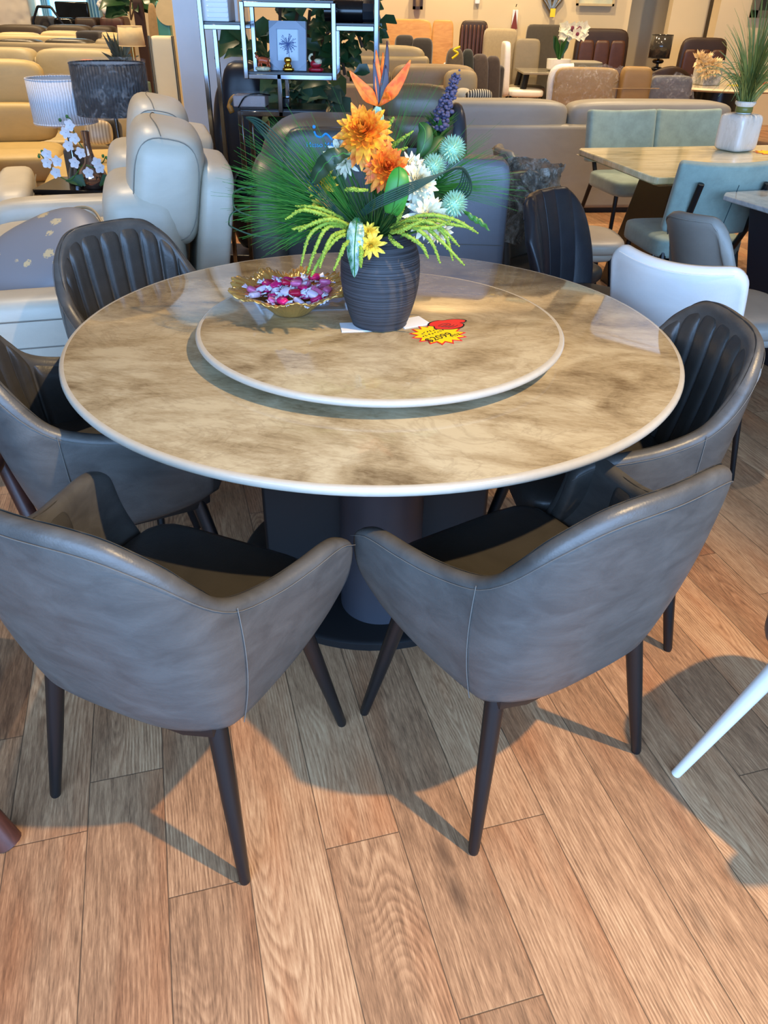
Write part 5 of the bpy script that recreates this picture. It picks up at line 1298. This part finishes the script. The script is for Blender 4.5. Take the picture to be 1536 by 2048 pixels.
leafy('potted_plant', 'broad leaved grey green plant next to the leafy pot plant, nearer the middle', 'plant', [[(632, 165), (632, 200), (630, 235)], [(618, 195), (628, 215), (630, 235)], [(645, 190), (638, 210), (632, 235)]], 5.3, 8, .14, .17, plain('pale_grey_leaf', (76, 98, 78), .4, vary=.3), 1, 10, .05)
# ------------------------------------------------------------------ centre: taupe sofas, beds
tpm = leather('mocha_leather', (142, 122, 92), .5, .06, 4)
sofa_row('mocha_sofa', 'mocha leather sofa spanning behind the bird of paradise flower', 585, 958, 138, 8.2, [(600, 782, 133, tpm), (784, 956, 133, tpm)], tpm, pybody=168)
sofa_row('tan_sofa', 'tan leather sofa with one long back cushion, under the wooden headboards', 640, 860, 94, 9.6, [(650, 852, 93, khaki)], khaki, pybody=112)
cushion('tan cushion standing at the right end of the mocha sofa', (888, 140, 956, 196), 7.9, leather('fawn_leather', (164, 142, 104), .5, .05), .14, 3.4, .15)
sofa_row('charcoal_sofa', 'charcoal cloth sofa with dark cushions right of the mocha sofa', 850, 1006, 128, 10.4, [], MT['dark_cloth'], pybody=128, face=-1)
cushion('dark taupe cushion with a small yellow emblem on the charcoal sofa', (893, 96, 930, 138), 9.6, fabric('dark_taupe_cloth', (84, 72, 56), .9), .14, 4, .1, zlo=.41)
q = atY(910, 106, 9.59); o = obj('emblem', MB().tube(cr([q+V((.05, -.03, .06)), q+V((-.02, -.03, .03)), q+V((.03, -.03, 0)), q+V((-.03, -.03, -.05))], 4), .012, 6), bpy.data.materials['tag_yellow']); tag(o, 'yellow ribbon badge pinned on the dark taupe cushion', 'badge')
cushion('dark green cushion second along the charcoal sofa', (925, 98, 950, 142), 9.7, fabric('bottle_cloth', (30, 34, 28), .9), .14, 4, .1, zlo=.41)
cushion('brown black cushion third along the charcoal sofa', (944, 108, 980, 145), 9.75, fabric('cocoa_cloth', (66, 54, 46), .9), .14, 4, .1, zlo=.41)
cushion('umber cushion at the right end of the charcoal sofa', (972, 112, 1004, 146), 9.8, fabric('umber_cloth', (56, 44, 38), .9), .14, 4, .1, zlo=.41)
cushion('black and white striped cushion on the grey sofa top', (930, 186, 986, 209), 7.1, None or (lambda n: (n.l.new(n.mapping(n.obj(), (1, 1, 1)), n.new('ShaderNodeTexWave', name='w').inputs['Vector']), n.n['w'].inputs['Scale'].__setattr__('default_value', 16), n.out(n.mix(n.math('GREATER_THAN', n.n['w'].outputs['Fac'], .5), lin(216, 204, 176), lin(40, 36, 34)), .8))[-1])(NT('bold_stripe')), .16, 3, .2, -.7)
cushion('cream satin cushion with a bow beside the striped cushion', (912, 180, 944, 208), 7.15, fabric('cream_satin', (210, 194, 160), .5, .05), .14, 2.6, -.2, -.6)
# beds along the back wall
def bedding(t, w, z0, z1, d):
    obj('mattress', MB().sq((w*.1, -1.05, .48), (w*1.05, 2.0, .24), 10, 6), MT['white_leather'], t, smooth=2); obj('bed_frame', MB().box((w*.1, -1.05, .19), (w*1.05, 2.0, .36)), MT['brown_dark'], t, bevel=.02)
    obj('quilt', MB().sq((w*.1, -.75, .615), (w*1.06, 1.3, .07), 8, 8), fabric('taupe_quilt', (170, 154, 128), .9), t, smooth=2)
board('wooden_headboard', 'wide light oak headboard with rounded corners, left of its narrow twin', 'headboard', (763, 38, 864, 96), 13.5, .07, MT['oak'], k=9, base=0)
def hooks(t, w, z0, z1, d):
    for x in (.06, .2): obj('hook', MB().tube(cr([(x, -d/2-.01, z1-.55), (x-.05, -d/2-.02, z1-.63), (x, -d/2-.01, z1-.7)], 4), .014, 6), MT['white_paint'], t)
    obj('white_plaque', MB().sq((-.36, -d/2-.03, z1-.48), (.14, .03, .42), 3, 5), MT['white_paint'], t, smooth=2)
board('wooden_headboard', 'narrow light oak headboard with white hooks, right of the wide one', 'headboard', (864, 40, 907, 96), 13.5, .07, MT['oak'], k=9, base=0, extra=hooks)
t = thing('bed', 'low bed with white and taupe bedding in front of the oak headboards', 'bed', (X(817, 105, 12), 12.0, 0))
obj('bed_frame', MB().box((0, 0, .25), (1.9, 1.9, .48)), MT['dark_cloth'], t, bevel=.03); obj('mattress', MB().sq((0, 0, .62), (1.86, 1.86, .28), 10, 8), MT['white_leather'], t, smooth=2); obj('quilt', MB().sq((.3, -.5, .77), (1.3, .9, .06), 8, 8), fabric('grey_quilt', (120, 112, 100), .9), t, smooth=2)
cushion('black cushion, left of the two black ones before the oak headboard', (790, 71, 828, 100), 11.3, MT['dark_cloth'], .2, 5, .1, zlo=.75)
cushion('black cushion, right and taller of the two black ones before the oak headboard', (824, 77, 866, 120), 11.2, MT['dark_cloth'], .2, 5, -.1, zlo=.75)
cushion('grey brown cushion behind the trailing plant', (725, 76, 780, 96), 11.5, fabric('mushroom_cloth', (104, 92, 76), .9), .2, 5, zlo=.75)
def flute(t, w, z0, z1, d):
    for k in range(7): obj('flute', MB().sq((-w*.42+w*.14*k, -d/2-.005, (z0+z1)/2), (w*.12, .05, (z1-z0)*.92), 5, 5), MT['brown_leather'], t, smooth=2)
board('fluted_headboard', 'dark brown fluted headboard standing between oak and grey boards', 'headboard', (919, 41, 976, 112), 13.4, .1, MT['brown_dark'], k=8, base=0, extra=flute)
board('upright_mattress', 'pale grey mattress standing right of the fluted headboard', 'mattress', (968, 57, 1034, 116), 13.1, .2, fabric('oatmeal', (164, 148, 116), .9, .08), k=12, base=0)
board('grey_headboard', 'flat dark grey headboard behind the potted orchid', 'headboard', (1051, 49, 1131, 128), 13.3, .08, fabric('slate_cloth', (74, 68, 58), .9, .1), k=14, base=0)
def panels(t, w, z0, z1, d):
    for k in range(3): obj('padded_panel', MB().sq((-w*.29+w*.29*k, -d/2-.01, (z0+z1)/2-.05), (w*.285, .06, (z1-z0)*.84), 8, 6), MT['brown_leather'], t, smooth=2)
board('leather_headboard', 'tall brown leather headboard against the wall left of the grey recess', 'headboard', (1149, 57, 1256, 150), 13.5, .12, MT['brown_dark'], k=7, base=0, extra=panels)
board('leather_headboard', 'tall brown leather headboard standing right of the dark drum lamp', 'headboard', (1359, 75, 1452, 160), 12.6, .12, MT['brown_dark'], k=7, base=0, extra=panels)
# ------------------------------------------------------------------ far dining group
YD = 12.4
t = thing('glass_table', 'grey glass dining table with dark legs carrying the potted orchid', 'table', (X(1110, 140, YD), YD, 0)); zt = Zp(1110, 141, YD)
w = X(1200, 140, YD)-X(1028, 140, YD)
obj('tabletop', MB().box((.1, 0, zt-.015), (w, .9, .03)), plain('grey_glass', (146, 140, 124), .08), t, bevel=.008)
for x in (-.55, .5):
    for y in (-.36, .36): obj('leg', MB().tube([(x*.8, y*.8, zt-.03), (x, y, 0)], .045, 8), MT['black_metal'], t)
def ctall(name, label, px0, px1, pyt, Y, m, rz, side=False):
    x = (X(px0, pyt, Y)+X(px1, pyt, Y))/2; w = X(px1, pyt, Y)-X(px0, pyt, Y); zt = Zp((px0+px1)/2, pyt, Y)
    t = thing(name, label, 'chair', (x, Y, 0), rz)
    obj('backrest', MB().sq((0, 0, .45+(zt-.45)/2), (.5 if side else w, .09, zt-.4), 7, 8, TR((0, 0, 0), -.05)), m, t, smooth=2)
    obj('seat', MB().sq((0, -.26, .47), (.5, .5, .1), 5, 8), m, t, smooth=2)
    for sx in (-1, 1):
        for y in (-.05, -.45): obj('leg', MB().tube([(sx*.2, y, .44), (sx*.21, y, 0)], .018, 8), MT['black_metal'], t)
    return t
ctall('high_back_chair', 'white high back chair seen side on at the left of the glass table', 1010, 1030, 87, 12.2, MT['white_leather'], pi/2, True)
ctall('high_back_chair', 'grey high back chair facing us behind the glass table', 1031, 1083, 81, 13.0, leather('greige_leather', (132, 120, 96), .5, .05), 0)
x = X(1113, 138, YD); zt2 = zt
t = thing('orchid_pot', 'white pot of white and purple orchid on the glass table', 'plant', (x, YD-.1, zt2+.0005))
hp = Zp(1108, 117, YD)-zt2
obj('pot', MB().lathe([(.0001, 0), (.12, 0), (.16, .03), (.165, hp), (.15, hp), (.0001, hp*.8)], 24), MT['white_leather'], t)
mb = MB(); rr = random.Random(3)
for k in range(8): a = rr.random()*6.3; mb.blade([(0, 0, hp-.02), (cos(a)*.06, sin(a)*.05, hp+.15), (cos(a)*.13, sin(a)*.1, hp+.28)], .09, (sin(a), -cos(a), .3))
obj('leaves', mb, GREEN['dark'], t, smooth=2)
plum = plain('plum', (110, 36, 62), .6); mb = MB(); h2 = Zp(1128, 62, YD)-zt2
for k in range(22):
    f = rr.random(); c = V((-.03+.30*f+rr.uniform(-.05, .05), rr.uniform(-.06, .02), hp+.32+(h2-hp-.32)*f+rr.uniform(-.05, .05)))
    for j in range(5): a = j*1.256; mb.blade([c, c+V((cos(a), -.3, sin(a)))*.045, c+V((cos(a), -.3, sin(a)))*.085], .07, (0, -1, 0), .2)
    if k < 8: obj('bloom_centre', MB().sq(c+V((0, -.03, 0)), (.05, .03, .05), 2, 2), plum, t)
obj('blooms', mb, PM['white'], t, smooth=2); obj('stem', MB().tube([(0, 0, hp), (.02, 0, hp+.4), (.2, -.02, h2)], .01, 6), GREEN['stem'], t)
x0, x1, z0, z1 = rect(1128, 122, 1200, 143, 13.05)
o = obj('folded_blankets', MB().sq((0, 0, .0), (x1-x0, .5, z1-z0), 12, 8), None, loc=((x0+x1)/2, 13.1, (z0+z1)/2), smooth=2)
nb = NT('grey_stack'); o.data.materials.append(nb.out(nb.mix(nb.math('GREATER_THAN', nb.math('FRACT', nb.math('MULTIPLY', nb.new('ShaderNodeSeparateXYZ').outputs[2], 1)), .5), lin(108, 104, 94), lin(150, 144, 130)), .9))
_sx = [n for n in nb.n if n.type == 'SEPXYZ'][0]; nb.l.new(nb.mapping(nb.obj(), (1, 1, 9)), _sx.inputs[0])
tag(o, 'grey folded bench top between glass table and brown headboard', 'bench')
t = thing('bench_support', 'wooden bench carrying the grey folded pad behind the wrapped chair', 'bench', ((x0+x1)/2, 13.1, 0)); obj('frame', MB().box((0, 0, z0/2-.003), (x1-x0-.1, .4, z0-.006)), MT['brown_leather'], t, bevel=.01)
# wrapped chairs in front of it
YW = 9.6
t = ctall('wrapped_chair', 'cream edged brown chair in clear plastic right of the glass table legs', 1110, 1238, 139, YW, leather('walnut_leather', (150, 122, 78), .5, .06), pi)
w = X(1238, 150, YW)-X(1110, 150, YW)
obj('white_edge', MB().tube(cr([(w*.5, -.05, .35), (w*.5, -.05, .6), (w*.49, -.05, Zp(1120, 146, YW)), (w*.2, -.04, Zp(1160, 137, YW))], 5), .05, 8), MT['white_leather'], t, smooth=2)
film(lambda u, v: (w*.56*cos(2*pi*u), .16*sin(2*pi*u), .35+(Zp(1170, 133, YW)-.35)*v), 40, 12, t, .05)
t = board('tan_cushion_back', 'tan folded cushion standing between two plastic wrapped chairs', 'cushion', (1243, 134, 1303, 210), 9.4, .18, leather('caramel_leather', (144, 112, 64), .5, .05), k=9, base=0)
obj('crease', MB().tube([(-.25, -.092, Zp(1270, 178, 9.4)), (.25, -.092, Zp(1270, 176, 9.4))], .004, 5), MT['tan'], t)
t = ctall('wrapped_chair', 'slate chair in clear plastic left of the round white table', 1300, 1384, 155, 9.7, leather('slate_blue_leather', (92, 92, 94), .45, .1), pi)
w = X(1384, 160, 9.7)-X(1300, 160, 9.7)
film(lambda u, v: (w*.56*cos(2*pi*u), .16*sin(2*pi*u), .3+(Zp(1340, 150, 9.7)-.3)*v), 40, 12, t, .05)
# round marble table with flower box, drum lamp, dark curved chair
YR = 10.9; x = X(1440, 160, YR); zt = Zp(1440, 166, YR)
t = thing('round_marble_table', 'cream marble table under the box of cream flowers', 'table', (x, YR, 0)); 
obj('tabletop', MB().lathe([(.0001, zt-.04), (.93, zt-.04), (.97, zt-.02), (.95, zt), (.0001, zt)], 64), marble('cream_marble', lin(222, 208, 172), lin(206, 190, 152), lin(164, 146, 112), 2, .08), t)
obj('pedestal', MB().lathe([(.0001, 0), (.5, 0), (.5, .05), (.3, .1), (.3, zt-.04), (.0001, zt-.04)], 32), MT['black'], t)
x0, x1, z0, z1 = rect(1395, 134, 1435, 160, YR-.3)
t = thing('flower_box', 'square grey marbled planter on the round cream table', 'planter', ((x0+x1)/2, YR-.3, zt+.0005)); bw2 = x1-x0; bh = .26
obj('planter', MB().box((0, 0, bh/2), (bw2, bw2, bh)), marble('swirl_grey', lin(210, 206, 196), lin(140, 138, 130), lin(96, 96, 92), 7, .2), t, bevel=.01, rz=.3)
t = thing('cream_flowers', 'bunch of cream flowers spilling out of the grey marbled planter', 'flower', ((x0+x1)/2, YR-.3, zt+bh-.01)); rr = random.Random(6)
cf = petal_mat('cream_petal', (246, 224, 176), (230, 196, 132))
for (px, py) in ((1398, 118), (1404, 126), (1418, 128), (1412, 122), (1426, 130), (1432, 134), (1422, 138), (1410, 142)):
    c = atY(px, py, YR-.45)-V(t.location); mb = MB()
    for k in range(26): d = V((rr.uniform(-1, 1), rr.uniform(-1, .3), rr.uniform(-1, 1))).normalized(); mb.blade([c, c+d*.06, c+d*.11], .035, d.orthogonal(), .3)
    obj('bloom', mb, cf, t, smooth=2)
YL = 12.3
def coilbase(t, h, R):
    obj('base', MB().lathe([(.0001, 0), (.12, 0), (.12, .03), (.0001, .03)], 24), MT['black'], t); ms = MB().tube([(0, 0, .02), (0, 0, h+.05)], .02, 8); obj('stem', ms, MT['black'], t)
    k = 0
    while .07+k*.09 < h: obj('bead', MB().sq((0, 0, .07+k*.09), (.15, .15, .06), 2.4, 5), MT['black'], t, smooth=2); k += 1
t_, R, z0, z1 = lamp('table_lamp', 'lamp with a glossy dark drum shade lined in gold against the recess wall', 1301, 1342, 70, 117, YL, plain('dark_gloss_shade', (58, 54, 48), .12, vary=.2, scale=6), plain('gold_lining', (196, 148, 60), .4), coilbase, 1.0, .62)
t = thing('nightstand', 'dark nightstand under the glossy drum lamp', 'nightstand', (t_.location.x, YL, 0)); obj('cabinet', MB().box((0, 0, .3095), (.6, .5, .618)), MT['dark_wood'], t, bevel=.01); obj('drawer', MB().box((0, -.255, .42), (.54, .02, .22)), MT['dark_wood'], t, bevel=.005)
x0, x1, z0, z1 = rect(1298, 132, 1392, 160, 12.0)
t = thing('curved_chair', 'dark brown chair with a low arched back behind the round table', 'chair', ((x0+x1)/2, 12.05, 0)); wq = x1-x0
obj('backrest', MB().grid(lambda u, v: ((u-.5)*wq, .12*(2*u-1)**2, .45+(z1-.45)*v*(1-.38*abs(2*u-1)**2)), 24, 8), MT['brown_dark'], t, smooth=2, solid=.07, sub=1); obj('seat', MB().sq((0, -.25, .45), (wq*.8, .6, .12), 5, 7), MT['brown_dark'], t, smooth=2)
for sx in (-1, 1):
    for y in (0, -.45): obj('leg', MB().tube([(sx*wq*.3, y, .42), (sx*wq*.32, y, 0)], .02, 8), MT['black_metal'], t)
t = thing('black_armchair', 'black chair in shadow right of the white square vase', 'chair', (3.15, 6.1, 0), .2)
obj('backrest', MB().sq((0, .2, .66), (.6, .12, .62), 6, 8), MT['black'], t, smooth=2); obj('seat', MB().sq((0, -.08, .42), (.58, .56, .12), 6, 7), MT['black'], t, smooth=2)
for sx in (-1, 1):
    for y in (-.3, .2): obj('leg', MB().tube([(sx*.24, y, .4), (sx*.25, y, 0)], .02, 8), MT['black_metal'], t)
t = thing('price_card', 'red and white price card on the round cream table at the right edge', 'price tag', (X(1530, 168, YR), YR+.1, zt+.0008), .3)
obj('card', MB().prism(star(.16, .11, 12), 0, .004), bpy.data.materials['tag_red'], t, smooth=False)
t = thing('price_card', 'yellow price card lying on the round cream table near the planter', 'price tag', (X(1456, 163, YR), YR-.35, zt+.0008), .1)
obj('card', MB().prism(star(.13, .09, 12), 0, .004), bpy.data.materials['tag_yellow'], t, smooth=False)
# ------------------------------------------------------------------ pictures and hangings on the back wall
def picture(label, r, Y, fm, pm_, rzz=0, fw=.05):
    x0, x1, z0, z1 = rect(*r, Y); t = thing('wall_picture', label, 'picture', ((x0+x1)/2, Y, (z0+z1)/2)); w, h = x1-x0, z1-z0; f = MB()
    for a, b, c, d in ((-w/2+fw/2, 0, fw, h), (w/2-fw/2, 0, fw, h), (0, h/2-fw/2, w, fw), (0, -h/2+fw/2, w, fw)): f.box((a, 0, b), (c, .05, d))
    obj('frame', f, fm, t, smooth=False); obj('canvas', MB().box((0, .01, 0), (w-fw, .02, h-fw)), pm_, t, smooth=False); return t
cmix = lambda n, a, b, s=3: (lambda m: m.out(m.mix(m.mr(m.noise(m.obj(), s, 4), .35, .65), lin(*a), lin(*b)), .6))(NT(n))
picture('small framed print in sepia tones high on the back wall', (826, -22, 846, 19), 13.93, MT['brown_dark'], cmix('sepia', (176, 150, 112), (108, 84, 60)), fw=.04)
picture('pale green and blue landscape with a thin frame, its lower edge in view', (1157, -60, 1233, 12), 13.93, plain('champagne', (196, 176, 130), .4), cmix('landscape', (150, 172, 166), (206, 204, 170)), fw=.03)
picture('dark framed green picture cut off at the top right corner', (1511, -60, 1570, 36), 13.17, plain('pewter_frame', (96, 92, 80), .4), cmix('foliage_print', (44, 70, 34), (18, 24, 14), 6), fw=.09)
x0, x1, z0, z1 = rect(1086, -25, 1124, 24, 13.95); c = V(((x0+x1)/2, 13.95, (z0+z1)/2)); h = (z1-z0)/2; w = (x1-x0)/2
t = thing('wall_sculpture', 'twisted silver metal ornament hanging on the back wall', 'wall ornament', tuple(c)); sv = plain('brushed_silver', (150, 142, 124), .3, .8)
for s in (-1, 1):
    for q in (1, .6): obj('loop', MB().tube(cr([(0, 0, -h), (s*w*.5*q, 0, -h*.4), (s*w*q, 0, h*.3), (s*w*.3, 0, h), (-s*w*.4*q, 0, h*.2), (0, 0, -h*.8)], 6), .03, 8), sv, t, smooth=2)
x0, x1, z0, z1 = rect(1100, 17, 1110, 34, 13.9); o = obj('yellow_tag', MB().box((0, 0, 0), (x1-x0, .01, z1-z0)), bpy.data.materials['tag_yellow'], loc=((x0+x1)/2, 13.88, (z0+z1)/2)); tag(o, 'yellow price tag hanging from the silver wall ornament', 'tag')
x0, x1, z0, z1 = rect(1025, 8, 1036, 46, 13.95); t = thing('wall_plaque', 'narrow white hanging plaque with a red brown figure on the back wall', 'plaque', ((x0+x1)/2, 13.95, (z0+z1)/2))
obj('plaque', MB().box((0, 0, -.05), (x1-x0, .03, (z1-z0)*.8)), MT['white_paint'], t, bevel=.004); obj('figure', MB().prism([(-.05, -.2), (.05, -.2), (0, .05)], 0, .006, TR((0, -.016, 0), rx=pi/2)), plain('rust', (126, 52, 40), .6), t, smooth=False); obj('cord', MB().tube([(0, 0, (z1-z0)*.35), (.01, .0, (z1-z0)*.5)], .006, 5), MT['black_metal'], t)
x0, x1, z0, z1 = rect(950, -10, 960, 8, 13.95); o = obj('wall_bracket', MB().box((0, 0, 0), (x1-x0, .05, z1-z0)), MT['white_paint'], loc=((x0+x1)/2, 13.96, (z0+z1)/2), bevel=.01); tag(o, 'small white fitting on the back wall above the fluted headboard', 'fitting')
# ceiling spotlights whose glints show in the stone tops
def mirrored(px, py, z):
    p = at(px, py, z); d = ray(px, py); k = (CEIL-.12-z)/(-d.z); return p.x+d.x*k, p.y+d.y*k
for (px, py, z) in ((938, 601, SZ), (1016, 662, SZ), (1178, 832, TZ), (133, 741, TZ)):
    x, y = mirrored(px, py, z); print('MIRROR', x, y)
